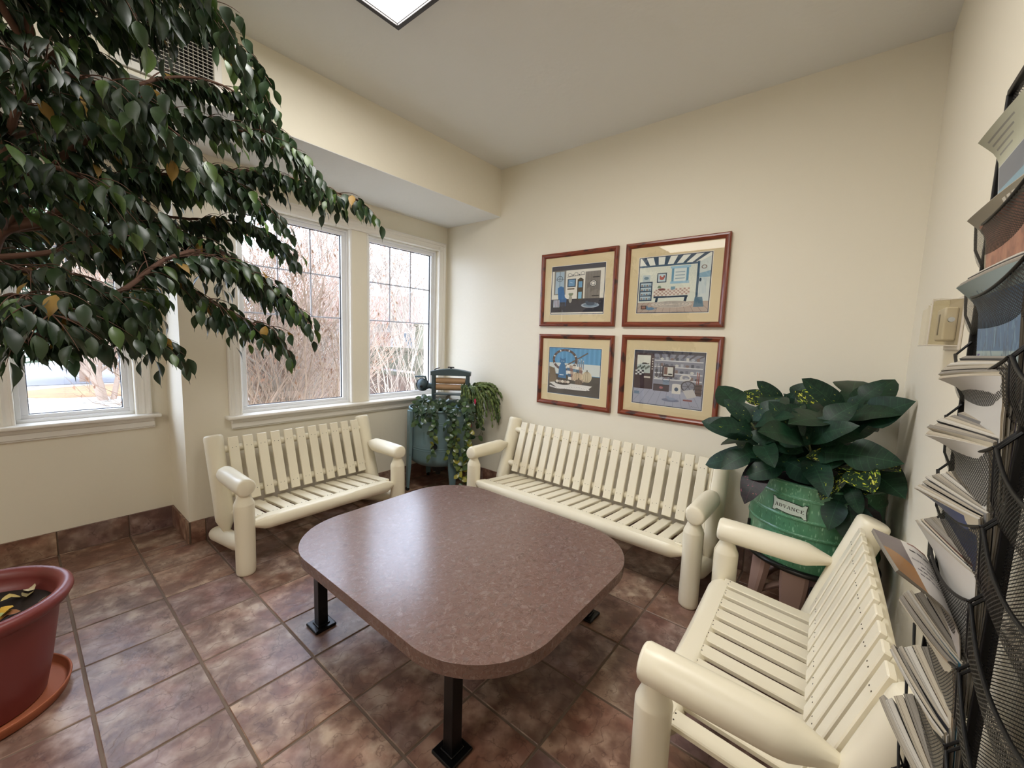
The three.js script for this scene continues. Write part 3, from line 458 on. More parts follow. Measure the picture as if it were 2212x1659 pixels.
// ------------------------------------------------------------------ weeping fig in its pot, bottom left
const POT = V3(1.0, 0, 0.275);
{
  const clay = fbm(301, 6, 4), clayTex = dataTex(256, (x, y) => clay(x, y));
  M.pot = std({ color: 0x75332f, roughness: 0.42, bumpMap: clayTex, bumpScale: 0.0006 });
  M.saucer = std({ color: 0xa05a3a, roughness: 0.7, bumpMap: clayTex, bumpScale: 0.0008 });
  M.soil = std({ color: 0x241911, roughness: 1 });
  const lathe = (pts, seg = 64) => new THREE.LatheGeometry(pts.map(([a, b]) => new THREE.Vector2(a, b)), seg);
  const sa = mesh('plant_saucer', lathe([[0, 0.0], [0.225, 0.0], [0.238, 0.006], [0.244, 0.030], [0.247, 0.040], [0.243, 0.044], [0.238, 0.040], [0.232, 0.014], [0.222, 0.010], [0, 0.010]]), M.saucer); sa.position.copy(POT); tag(sa, 'orange-brown saucer under the maroon pot', 'saucer');
  const o = thing('plant_pot', 'maroon plastic plant pot with a thick rolled rim', 'plant pot', [POT.x, 0.0102, POT.z]);
  mesh('body', lathe([[0, 0.0], [0.165, 0.0], [0.178, 0.006], [0.20, 0.12], [0.222, 0.27], [0.232, 0.350], [0.246, 0.358], [0.262, 0.372], [0.272, 0.392], [0.270, 0.408], [0.258, 0.418], [0.240, 0.416], [0.228, 0.404], [0.222, 0.385], [0.215, 0.31], [0, 0.31]], 80), M.pot, o);
  const sr = rng(71), sg = new THREE.CircleGeometry(0.217, 40, 0, Math.PI * 2), disk = new THREE.RingGeometry(0.001, 0.2165, 56, 18); disk.rotateX(-Math.PI / 2);
  { const p = disk.attributes.position, nn = fbm(19, 10, 4); for (let i = 0; i < p.count; i++) { const rr = Math.hypot(p.getX(i), p.getZ(i)); p.setY(i, 0.338 + (nn(p.getX(i) + 0.5, p.getZ(i) + 0.5) - 0.5) * 0.030 * (rr < 0.214 ? 1 : 0)); } disk.computeVertexNormals(); }
  mesh('soil', disk, M.soil, o);
  const dl = leafGeo(0.07, 0.034, (s) => Math.pow(Math.sin(Math.PI * Math.pow(s, 0.8)), 0.8), { curl: 0.5, fold: 0.4, wave: 0.3, seed: 5 });
  const tones = [['straw-yellow', 0xc9ae62], ['cream', 0xd8c9a4], ['olive-brown', 0x7d6c38], ['golden', 0xc59a2e], ['pale beige', 0xc4b190], ['rust-brown', 0x8a5a32], ['greenish', 0x9aa05c]];
  tones.forEach(([word, c], i) => {
    const a = -1.57 - 0.75 + i * 0.24 + sr() * 0.1, rr = 0.10 + 0.075 * ((i * 2) % 3) / 2 + sr() * 0.02, p = V3(POT.x + Math.cos(a) * rr, 0.366 + sr() * 0.008, POT.z + Math.sin(a) * rr);
    const l = mesh('fallen_leaf', dl, std({ color: c, roughness: 0.8, side: THREE.DoubleSide })), th = sr() * 6.28; leafMatrix(p, V3(Math.cos(th), 0.12, Math.sin(th)), V3((sr() - 0.5) * 0.8, 1, (sr() - 0.5) * 0.8)).decompose(l.position, l.quaternion, l.scale);
    tag(l, `${word} fallen fig leaf lying on the soil of the maroon pot`, 'leaf', 'fallen leaves on the pot soil');
  });
  // trunk and limbs
  const tree = thing('weeping_fig', 'large weeping fig tree with drooping dark leaves, top left', 'tree', [POT.x, 0.348, POT.z]), O = V3(POT.x, 0.348, POT.z);
  const bark = std({ color: 0x5f4335, roughness: 0.85, bumpMap: clayTex, bumpScale: 0.002 });
  const limbs = [
    [[1.02, 0.34, 0.31], [1.03, 0.80, 0.27], [1.02, 1.25, 0.20], [0.95, 1.66, 0.14], [1.0, 1.76, 0.1], [1.03, 1.82, -0.01], [0.98, 1.93, -0.11], [0.94, 2.05, -0.29], [0.92, 2.16, -0.49], [0.98, 2.23, -0.74], [1.1, 2.21, -0.96], [1.24, 2.15, -1.13]],
    [[1.0, 1.76, 0.1], [1.1, 1.88, 0.04], [1.19, 2.03, -0.06], [1.22, 2.17, -0.21], [1.26, 2.26, -0.41], [1.26, 2.28, -0.65], [1.27, 2.22, -0.84]],
    [[1.0, 1.76, 0.1], [1.14, 2.04, 0.07], [1.28, 2.24, -0.01], [1.32, 2.41, -0.13], [1.33, 2.54, -0.29], [1.37, 2.55, -0.43], [1.42, 2.45, -0.56]],
    [[1.02, 1.25, 0.20], [1.16, 1.33, 0.12], [1.29, 1.4, 0.04], [1.27, 1.57, -0.17], [1.2, 1.72, -0.33], [1.17, 1.74, -0.5], [1.15, 1.67, -0.66], [1.2, 1.56, -0.79]],
    [[0.95, 1.66, 0.14], [1.07, 1.7, -0.02], [1.14, 1.76, -0.15], [1.1, 1.71, -0.24], [1.1, 1.60, -0.42], [1.15, 1.50, -0.56], [1.2, 1.45, -0.66]],
    [[1.02, 1.25, 0.20], [1.40, 1.50, 0.1], [1.58, 1.50, 0.06], [1.66, 1.46, 0.03]],
    [[1.29, 1.42, 0.04], [1.22, 1.46, -0.06], [1.15, 1.44, -0.15], [1.11, 1.40, -0.21]],
    [[1.14, 2.04, 0.07], [1.5, 2.08, 0.03], [1.62, 2.12, -0.04], [1.66, 2.10, -0.13], [1.62, 2.07, -0.22]],
    [[1.14, 2.04, 0.07], [1.02, 2.18, -0.05], [0.92, 2.40, -0.24], [0.97, 2.53, -0.43], [1.04, 2.54, -0.60], [1.08, 2.44, -0.74]],
    [[1.0, 1.76, 0.1], [0.89, 1.94, -0.04], [0.81, 1.95, -0.24], [0.78, 1.97, -0.47], [0.86, 1.99, -0.66], [0.92, 1.93, -0.82]],
    [[1.28, 2.24, -0.01], [1.4, 2.35, 0.01], [1.48, 2.46, -0.07], [1.54, 2.53, -0.2], [1.60, 2.52, -0.30], [1.63, 2.47, -0.37]],
    [[0.95, 1.66, 0.14], [1.31, 1.60, 0.06], [1.36, 1.58, -0.04], [1.34, 1.53, -0.14]],
    [[1.0, 1.76, 0.1], [1.42, 1.86, 0.06], [1.56, 1.88, -0.01], [1.58, 1.85, -0.08]],
    [[0.95, 1.66, 0.14], [0.7, 1.75, 0.12], [0.45, 1.9, 0.05], [0.25, 1.95, -0.05]],
    [[1.0, 1.76, 0.1], [0.8, 2.0, 0.2], [0.62, 2.2, 0.1], [0.5, 2.3, -0.1], [0.45, 2.3, -0.3]],
    [[1.14, 2.04, 0.07], [1.2, 2.2, 0.25], [1.3, 2.35, 0.42], [1.35, 2.3, 0.6]],
    [[1.28, 2.24, -0.01], [1.48, 2.38, 0.09], [1.62, 2.48, 0.06], [1.74, 2.47, -0.02], [1.80, 2.42, -0.10]],
    [[1.14, 2.04, 0.07], [1.25, 2.30, 0.14], [1.30, 2.50, 0.10], [1.28, 2.62, 0.0], [1.26, 2.66, -0.12]],
    [[1.0, 1.76, 0.1], [0.98, 1.82, -0.1], [0.97, 1.85, -0.3], [1.0, 1.83, -0.48], [1.05, 1.76, -0.60]],
    [[1.2, 1.72, -0.33], [1.08, 1.78, -0.45], [1.0, 1.76, -0.57], [1.0, 1.71, -0.66]],
    [[0.94, 2.05, -0.29], [1.02, 2.11, -0.45], [1.1, 2.09, -0.6], [1.16, 2.02, -0.70]],
    [[1.03, 1.82, -0.01], [1.08, 1.98, -0.15], [1.10, 2.06, -0.32], [1.14, 2.06, -0.46]],
    [[1.0, 1.76, 0.1], [0.9, 1.9, 0.35], [0.8, 2.1, 0.6], [0.75, 2.1, 0.8]],
  ];
  const R = rng(2024), leaves = [], twigs = [], J = (k) => V3(R() - 0.5, R() - 0.5, R() - 0.5).multiplyScalar(k);
  limbs.forEach((L, li) => {
    const pts = smooth(L.map((p) => V3(...p)), L.length * 6), n = pts.length, r0 = li === 0 ? 0.030 : li < 4 ? 0.013 : 0.009;
    const radii = pts.map((_, i) => li === 0 ? (i / n < 0.33 ? 0.034 - i / n * 0.03 : 0.020 * (1 - (i / n - 0.33) / 0.67) + 0.0025) : r0 * (1 - i / n) + 0.0022);
    mesh(li ? 'branch' : 'trunk', sweep(pts, radii, li ? 7 : 10).translate(-O.x, -O.y, -O.z), bark, tree);
    const start = li === 0 ? 0.42 : 0.16;
    let acc = 0;
    for (let i = 1; i < n; i++) {
      acc += pts[i].distanceTo(pts[i - 1]);
      if (i / n < start || acc < 0.038) continue; acc = 0;
      const T_ = pts[i].clone().sub(pts[i - 1]).normalize(), end = i / n, k = li === 0 && end < 0.6 ? 2 : 3;
      for (let q = 0; q < k; q++) {
        const side = V3(T_.z, 0, -T_.x).normalize().multiplyScalar(R() < 0.5 ? -1 : 1), len = (0.14 + R() * 0.17) * (1 - 0.45 * end);
        const dir = T_.clone().multiplyScalar(0.55 + R() * 0.4).addScaledVector(side, 0.25 + R() * 0.65).add(V3(0, 0.10 + R() * 0.35, 0)).add(J(0.5)).normalize();
        twigs.push([pts[i].clone(), dir, len]);
      }
    }
    twigs.push([pts[n - 1].clone(), pts[n - 1].clone().sub(pts[n - 3]).normalize(), 0.12]);
  });
  const tw = [];
  for (const [p, d, len] of twigs) {
    const n = Math.max(4, Math.round(len / 0.024)), pts = [], droop = 0.30 + R() * 0.45;
    for (let i = 0; i <= n; i++) { const s = i / n; pts.push(p.clone().addScaledVector(d, len * s).add(V3(0, -droop * len * s * s, 0))); }
    if (pts.some((q) => (q.y > 2.47 && q.x < XS + 0.06) || q.y > H - 0.06 || q.x < XL + 0.12)) continue;
    tw.push(sweep(pts, pts.map((_, i) => 0.0019 * (1 - i / n) + 0.0007), 4, false));
    for (let i = 1; i <= n; i++) {
      const T_ = pts[i].clone().sub(pts[i - 1]).normalize(), side = V3(T_.z, 0, -T_.x).normalize().multiplyScalar(i % 2 ? 1 : -1);
      const tip = T_.clone().multiplyScalar(0.5).addScaledVector(side, 0.45 + R() * 0.3).add(V3(0, -0.55 - R() * 0.7, 0)).add(J(0.3)).normalize();
      const face = V3(0, 1, 0).addScaledVector(side, 0.6).add(J(0.9)), at = pts[i].clone().addScaledVector(tip, 0.012);
      const q = at.clone().addScaledVector(tip, 0.08);
      if ((Math.max(q.y, at.y) > HS - 0.03 && Math.min(q.x, at.x) < XS + 0.03) || at.y > H - 0.04 || Math.min(q.x, at.x) < XL + 0.1) continue;
      leaves.push({ m: leafMatrix(at, tip, face), s: 0.74 + R() * 0.40, c: R(), at });
    }
  }
  stuff(mesh('twigs', merge(tw).translate(-O.x, -O.y, -O.z), bark, tree));
  const ov = (s) => s < 0.80 ? Math.max(s > 0.6 ? 0.07 : 0, Math.pow(Math.sin(Math.PI * Math.pow(s / 0.82, 0.88)), 0.9)) : s < 0.99 ? 0.08 * (1 - (s - 0.80) * 3) : 0;         // oval with a drip tip
  const G = [1, 2, 3].map((k) => leafGeo(0.084, 0.033, ov, { n: 10, fold: 0.18 + k * 0.1, curl: 0.12 + k * 0.08, wave: 0.1, seed: k }));
  const mats = [leafMat([0.020, 0.045, 0.016]), leafMat([0.030, 0.062, 0.018]), leafMat([0.075, 0.135, 0.026]), leafMat([0.30, 0.17, 0.018], { roughness: 0.6 }), leafMat([0.014, 0.032, 0.014])];
  camera.updateMatrixWorld(); camera.matrixWorldInverse.copy(camera.matrixWorld).invert(); camera.updateProjectionMatrix();
  leaves.forEach((l, i) => { const v = l.at.clone().project(camera); l.big = Math.abs(v.x) < 1 && Math.abs(v.y) < 1 && v.z < 1 ? l.s / l.at.distanceTo(camera.position) : 0; l.mat = l.c < 0.40 ? 0 : l.c < 0.66 ? 1 : l.c < 0.76 ? 2 : l.c < 0.776 ? 3 : 4; l.k = i % 3; });
  leaves.sort((a, b) => b.big - a.big);
  const rest = mats.map(() => []);
  leaves.forEach((l, i) => {
    const m = l.m.clone().scale(V3(l.s, l.s, l.s)); m.elements[12] -= O.x; m.elements[13] -= O.y; m.elements[14] -= O.z;
    if (i < 300) addLeaf('leaf', G[l.k], mats[l.mat], tree, m); else rest[l.mat].push(clean(G[l.k]).applyMatrix4(m));
  });
  rest.forEach((list, k) => list.length && stuff(mesh(['dark_leaves', 'green_leaves', 'bright_leaves', 'yellow_leaves', 'deep_green_leaves'][k].replace('shaded', 'deep_green'), mergeGeometries(list, false), mats[k], tree)));  // one mesh per leaf tone; tones are picked at random
  console.log('fig leaves', leaves.length);
}

// ------------------------------------------------------------------ blue-grey wringer washer with trailing plants, in the corner
const TUB = V3(0.405, 0, -2.455);
{
  const lathe = (pts, seg = 72) => new THREE.LatheGeometry(pts.map(([a, b]) => new THREE.Vector2(a, b)), seg);
  const dn = fbm(501, 5, 5), enam = dataTex(512, (x, y) => { const n = dn(x, y); return mix3([98, 124, 130], [118, 144, 149], n).map((v) => v - (n > 0.66 ? 14 : 0)); }, true);
  M.blueEnamel = std({ map: enam, color: lin(0.95, 0.95, 0.95), roughness: 0.42, metalness: 0.1 });
  M.gunmetal = std({ color: 0x4a5a60, roughness: 0.42, metalness: 0.35 }); M.darkRubber = std({ color: 0x15171a, roughness: 0.6 }); M.rollWood = std({ color: 0xb08d68, roughness: 0.6, bumpMap: paintTex, bumpScale: 0.001 });
  const o = thing('wringer_washer', 'old blue-grey wringer washing tub on four legs, used as a planter', 'washing machine', [TUB.x, 0, TUB.z]);
  const B = 0.255, Tp = 0.785, R = 0.284;
  mesh('tub', lathe([[0, B - 0.02], [0.16, B - 0.018], [0.235, B], [R - 0.006, B + 0.03], [R, B + 0.07], [R, 0.40], [R + 0.004, 0.406], [R + 0.004, 0.412], [R, 0.418], [R + 0.004, 0.424], [R + 0.004, 0.430], [R, 0.436], [R, 0.64], [R + 0.004, 0.646], [R + 0.004, 0.652], [R, 0.658], [R + 0.004, 0.664], [R + 0.004, 0.670], [R, 0.676], [R + 0.002, Tp - 0.02], [R - 0.006, Tp - 0.02], [R - 0.008, 0.62], [0, 0.62]]), M.blueEnamel, o);
  const rim = new THREE.TorusGeometry(R + 0.004, 0.010, 10, 72); rim.rotateX(Math.PI / 2); rim.translate(0, Tp - 0.014, 0); mesh('rim', rim, M.blueEnamel, o);
  const soil = new THREE.CylinderGeometry(R - 0.012, R - 0.012, 0.02, 48); soil.translate(0, 0.70, 0); mesh('soil', soil, M.soil, o);
  for (let k = 0; k < 4; k++) {                                          // pressed sheet-metal legs, wide channels tapering to the floor
    const a = 0.33 + k * Math.PI / 2, n = V3(Math.cos(a), 0, Math.sin(a)), t = V3(-n.z, 0, n.x), pos = [], idx = [];
    const st = [[Tp - 0.03, R + 0.004, 0.052, 0.026], [0.45, R + 0.008, 0.046, 0.026], [0.25, R + 0.016, 0.040, 0.024], [0.07, R + 0.026, 0.026, 0.02], [0.03, R + 0.028, 0.024, 0.018]];
    st.forEach(([y, r, w, d]) => { for (const [u, v] of [[-1, 0], [-0.8, 1], [0.8, 1], [1, 0]]) { const p = n.clone().multiplyScalar(r - 0.004 + v * d).addScaledVector(t, u * w); pos.push(p.x, y, p.z); } });
    for (let i = 0; i < st.length - 1; i++) for (let q = 0; q < 4; q++) { const a0 = i * 4 + q, a1 = i * 4 + (q + 1) % 4; idx.push(a0, a0 + 4, a1, a1, a0 + 4, a1 + 4); } idx.push(16, 17, 18, 16, 18, 19, 0, 2, 1, 0, 3, 2);
    const g = new THREE.BufferGeometry(); g.setAttribute('position', new THREE.Float32BufferAttribute(pos, 3)); g.setIndex(idx); const c = toCreasedNormals(g, 0.5); const L = mesh('leg', uvBox(c), M.blueEnamel, o);
    const p = n.clone().multiplyScalar(R + 0.034); mesh('caster', merge([cyl(V3(p.x - t.x * 0.01, 0.0185, p.z - t.z * 0.01), V3(p.x + t.x * 0.01, 0.0185, p.z + t.z * 0.01), 0.018, 0.018, 16), cyl(V3(p.x, 0.02, p.z), V3(p.x, 0.05, p.z), 0.008, 0.008, 8)]), M.darkRubber, L);
  }
  const kd = V3(0.62, 0, 0.785).normalize(), kp = kd.clone().multiplyScalar(R); mesh('drain_knob', merge([cyl(V3(kp.x, 0.455, kp.z), V3(kp.x + kd.x * 0.03, 0.455, kp.z + kd.z * 0.03), 0.030, 0.026, 20), cyl(V3(kp.x, 0.455, kp.z), V3(kp.x + kd.x * 0.036, 0.455, kp.z + kd.z * 0.036), 0.012, 0.010, 12)]), M.darkRubber, o);
  mesh('motor', merge([cyl(V3(0.0, 0.16, 0.02), V3(0, 0.236, 0.02), 0.06, 0.075, 20), cyl(V3(0, 0.12, 0.02), V3(0, 0.16, 0.02), 0.02, 0.03, 12)]), M.darkRubber, o);
  // wringer head
  const wx = V3(0.777, 0, -0.629), wz = V3(0.629, 0, 0.777), c0 = wx.clone().multiplyScalar(0.085).addScaledVector(wz, -0.06), at = (u, y, v) => c0.clone().addScaledVector(wx, u).addScaledVector(wz, v).setY(y);
  const slab = (u0, u1, y0, y1, v0, v1, r = 0.008) => { const g = rbox(u0, u1, y0, y1, v0, v1, r, 3); g.applyMatrix4(new THREE.Matrix4().makeBasis(wx, V3(0, 1, 0), wz).setPosition(c0.x, 0, c0.z)); return g; };
  mesh('wringer_frame', merge([slab(-0.180, -0.146, 0.80, 1.10, -0.035, 0.035), slab(0.146, 0.180, 0.80, 1.10, -0.035, 0.035), slab(-0.18, 0.18, 0.795, 0.835, -0.045, 0.045)]), M.gunmetal, o);
  { const s = new THREE.Shape(); s.moveTo(-0.185, 1.075); s.lineTo(0.185, 1.075); s.lineTo(0.187, 1.105); s.quadraticCurveTo(0.09, 1.128, 0, 1.132); s.quadraticCurveTo(-0.09, 1.128, -0.187, 1.105); s.closePath(); const g = new THREE.ExtrudeGeometry(s, { depth: 0.07, bevelEnabled: true, bevelThickness: 0.005, bevelSize: 0.005, bevelSegments: 2 }); g.translate(0, 0, -0.035); g.applyMatrix4(new THREE.Matrix4().makeBasis(wx, V3(0, 1, 0), wz).setPosition(c0.x, 0, c0.z)); mesh('top_bar', g, M.gunmetal, o); }
  mesh('tension_screw', merge([cyl(at(0, 1.13, 0), at(0, 1.145, 0), 0.012, 0.010), cyl(at(-0.03, 1.149, 0), at(0.03, 1.149, 0), 0.006, 0.006, 8)]), M.darkRubber, o);
  mesh('release_lever', sweep([at(-0.172, 1.10, 0), at(-0.15, 1.128, 0), at(-0.11, 1.142, 0)], [0.006, 0.006, 0.004], 8), M.darkRubber, o);
  for (const y of [0.955, 1.018]) { const r = mesh('roller', cyl(at(-0.14, y, 0), at(0.14, y, 0), 0.029, 0.029, 24), M.rollWood, o); mesh('roller_shaft', cyl(at(-0.16, y, 0), at(0.16, y, 0), 0.009, 0.009, 10), M.gunmetal, r); }
  mesh('drip_board', slab(-0.15, 0.15, 0.885, 0.897, -0.06, 0.06, 0.004), M.gunmetal, o);
  { const b = new THREE.SphereGeometry(0.056, 32, 20); b.scale(1, 1.06, 0.9); const p = at(-0.272, 0.975, 0.01); b.translate(p.x, p.y, p.z); mesh('gear_housing', b, M.gunmetal, o); const ring = new THREE.TorusGeometry(0.057, 0.006, 8, 40); ring.applyMatrix4(new THREE.Matrix4().makeBasis(wx, V3(0, 1, 0), wz).setPosition(p)); mesh('housing_band', ring, M.darkRubber, o);
    mesh('housing_arm', cyl(at(-0.24, 0.965, 0), at(-0.17, 0.965, 0), 0.026, 0.03, 16), M.gunmetal, o); mesh('housing_boss', cyl(at(-0.272, 0.962, 0.055), at(-0.272, 0.962, 0.072), 0.014, 0.010, 14), M.darkRubber, o);
    mesh('crank_lever', sweep([at(-0.235, 1.02, 0.01), at(-0.245, 1.05, 0.01), at(-0.28, 1.052, 0.01), at(-0.345, 1.050, 0.01)], [0.010, 0.012, 0.009, 0.007], 8), M.gunmetal, o); }
  mesh('wringer_post', cyl(at(-0.02, 0.62, -0.02), at(-0.02, 0.82, -0.02), 0.035, 0.03, 18), M.gunmetal, o);

  // trailing wax plant
  const R2 = rng(909), vine = thing('trailing_vine', 'trailing waxy-leaved vine spilling over the front of the blue-grey tub', 'plant', [TUB.x, 0.72, TUB.z]), vO = V3(TUB.x, 0.72, TUB.z);
  const round = (s) => Math.pow(Math.sin(Math.PI * Math.pow(s, 0.85)), 0.6), VG = [1, 2].map((k) => leafGeo(0.056, 0.040, round, { n: 6, fold: 0.12, curl: 0.25 * k, seed: k }));
  const waxy = [[0.030, 0.065, 0.030], [0.055, 0.105, 0.030], [0.13, 0.17, 0.028], [0.33, 0.30, 0.03], [0.42, 0.24, 0.03]].map((c) => leafMat(c, { roughness: 0.28, transmission: 0.15 })), stem = std({ color: 0x4c5a2a, roughness: 0.7 });
  const strands = [];
  const front = V3(0.755, 0, 0.655), right = V3(0.777, 0, -0.629);
  for (let k = 0; k < 22; k++) {                                         // from the soil up over the rim and down
    const u = -0.22 + R2() * 0.50, over = front.clone().multiplyScalar(Math.sqrt(Math.max(0.01, 0.298 * 0.298 - u * u * 0.7)) + 0.015 + R2() * 0.03).addScaledVector(right, u);
    const reach = k < 14 ? (u > -0.08 ? 0.12 + R2() * 0.25 + Math.max(0, u + 0.1) * 1.2 : 0.03 + R2() * 0.08) : R2() * 0.03;
    const s = TUB.clone().add(front.clone().multiplyScalar(R2() * 0.1).addScaledVector(right, u * 0.7)).setY(0.71), t = TUB.clone().add(over);
    const pts = [s, s.clone().lerp(t, 0.5).setY(0.80 + R2() * 0.09), t.clone().setY(0.785 + R2() * 0.03)]; let y = 0.78 - reach * 0.5;
    if (reach > 0.05) { pts.push(t.clone().addScaledVector(front, 0.018).add(V3((R2() - 0.5) * 0.03, 0, (R2() - 0.5) * 0.03)).setY(y)); pts.push(t.clone().addScaledVector(front, 0.026).add(V3((R2() - 0.5) * 0.05, 0, (R2() - 0.5) * 0.05)).setY(Math.max(0.10, 0.78 - reach))); }
    strands.push(pts);
  }
  const th = TUB.clone().addScaledVector(front, 0.325).addScaledVector(right, 0.115);
  for (let k = 0; k < 4; k++) { const j = () => (R2() - 0.5) * 0.06; strands.push([TUB.clone().addScaledVector(right, 0.1).setY(0.71), th.clone().add(V3(j(), 0, j())).setY(0.80), th.clone().add(V3(j(), 0, j())).setY(0.55), th.clone().add(V3(j(), 0, j())).addScaledVector(right, 0.04).setY(0.33), th.clone().add(V3(j(), 0, j())).addScaledVector(right, 0.06).setY(0.14 + k * 0.03)]); }
  const e0 = TUB.clone().addScaledVector(right, 0.33).addScaledVector(front, 0.05); strands.push([TUB.clone().addScaledVector(right, 0.2).setY(0.74), e0.clone().setY(0.77), e0.clone().addScaledVector(right, 0.035).setY(0.66), e0.clone().addScaledVector(right, 0.06).setY(0.55), e0.clone().addScaledVector(right, 0.02).setY(0.505), e0.clone().addScaledVector(right, -0.05).setY(0.53)]);
  for (let k = 0; k < 14; k++) { const u = (R2() - 0.55) * 0.5, b = TUB.clone().addScaledVector(right, u).addScaledVector(front, 0.02 + R2() * 0.16).setY(0.70); strands.push([b, b.clone().add(V3((R2() - 0.5) * 0.06, 0.07, (R2() - 0.5) * 0.06)), b.clone().add(V3((R2() - 0.5) * 0.14, 0.12 + R2() * 0.08, (R2() - 0.5) * 0.14))]); }
  const vs = []; let count = 0; const extra = waxy.map(() => []);
  for (const pts of strands) {
    const L = new THREE.CatmullRomCurve3(pts, false, 'centripetal'), n = Math.max(6, Math.round(L.getLength() / 0.030)), q = L.getSpacedPoints(n); vs.push(sweep(q, 0.0016, 4, false));
    for (let i = 2; i <= n; i++) {
      const T_ = q[i].clone().sub(q[i - 1]).normalize(), a = R2() * 6.28, side = V3(Math.cos(a), 0.1, Math.sin(a)).addScaledVector(front, 0.5), tip = side.addScaledVector(T_, 0.5).add(V3(0, -0.25, 0)).normalize(), y = q[i].y;
      if (R2() < 0.12) continue;
      const rr = R2(), c = y > 0.70 ? (rr < 0.8 ? 0 : 1) : y > 0.5 ? (rr < 0.3 ? 0 : rr < 0.7 ? 1 : rr < 0.88 ? 2 : rr < 0.96 ? 3 : 4) : (rr < 0.2 ? 0 : rr < 0.5 ? 1 : rr < 0.85 ? 2 : 3);
      const s = 0.75 + R2() * 0.45, m = leafMatrix(q[i], tip, V3(0, 0.7, 0).addScaledVector(front, 0.7).add(V3((R2() - 0.5), (R2() - 0.5), (R2() - 0.5)))).scale(V3(s, s, s)); m.elements[12] -= vO.x; m.elements[13] -= vO.y; m.elements[14] -= vO.z;
      if (count++ < 300) addLeaf('leaf', VG[count % 2], waxy[c], vine, m); else extra[c].push(clean(VG[count % 2]).applyMatrix4(m));
    }
  }
  stuff(mesh('stems', merge(vs).translate(-vO.x, -vO.y, -vO.z), stem, vine));
  extra.forEach((l, k) => l.length && stuff(mesh('more_leaves', mergeGeometries(l, false), waxy[k], vine)));
  console.log('vine leaves', count);

  // arching holiday cactus at the right of the tub
  const cO = TUB.clone().addScaledVector(right, 0.22).addScaledVector(front, 0.02).setY(0.705), cactus = thing('holiday_cactus', 'arching green segmented cactus with pink buds beside the wringer', 'plant', cO.toArray());
  const seg = (L, w) => { const g = new THREE.SphereGeometry(1, 6, 5); g.scale(w, L * 0.56, 0.0022); g.translate(0, L / 2, 0); return g; }, SG = seg(0.032, 0.0125);
  const cm = [[0.10, 0.15, 0.04], [0.15, 0.21, 0.06], [0.20, 0.23, 0.09], [0.06, 0.10, 0.035]].map((c) => std({ color: lin(...c), roughness: 0.45 }));
  const pinkM = std({ color: 0xc22a52, roughness: 0.5 });
  for (let k = 0; k < 84; k++) {
    const a = R2() * 6.28, out = right.clone().multiplyScalar(0.14 + Math.cos(a) * 0.17 + R2() * 0.04).addScaledVector(front, Math.sin(a) * 0.12), top = 0.19 + R2() * 0.12, fall = 0.05 + R2() * 0.30, pts = [V3(0, 0, 0), out.clone().multiplyScalar(0.35).setY(top * 0.85), out.clone().multiplyScalar(0.75).setY(top), out.clone().setY(top - fall * 0.5), out.clone().multiplyScalar(1.08).setY(top - fall)];
    const L = new THREE.CatmullRomCurve3(pts, false, 'centripetal'), n = Math.round(L.getLength() / 0.029), q = L.getSpacedPoints(n), list = [];
    for (let i = 0; i < n; i++) list.push(clean(SG).applyMatrix4(leafMatrix(q[i], q[i + 1].clone().sub(q[i]), V3(Math.cos(a + i), 0.3, Math.sin(a + i)))));
    const st = mesh('stem', mergeGeometries(list, false), cm[Math.floor(R2() * 4)], cactus);
    if (k % 16 === 3) { const e = q[n], b = new THREE.SphereGeometry(1, 8, 6); b.scale(0.010, 0.028, 0.010); b.translate(e.x, e.y - 0.024, e.z); mesh('flower_bud', b, pinkM, st); }
  }
}

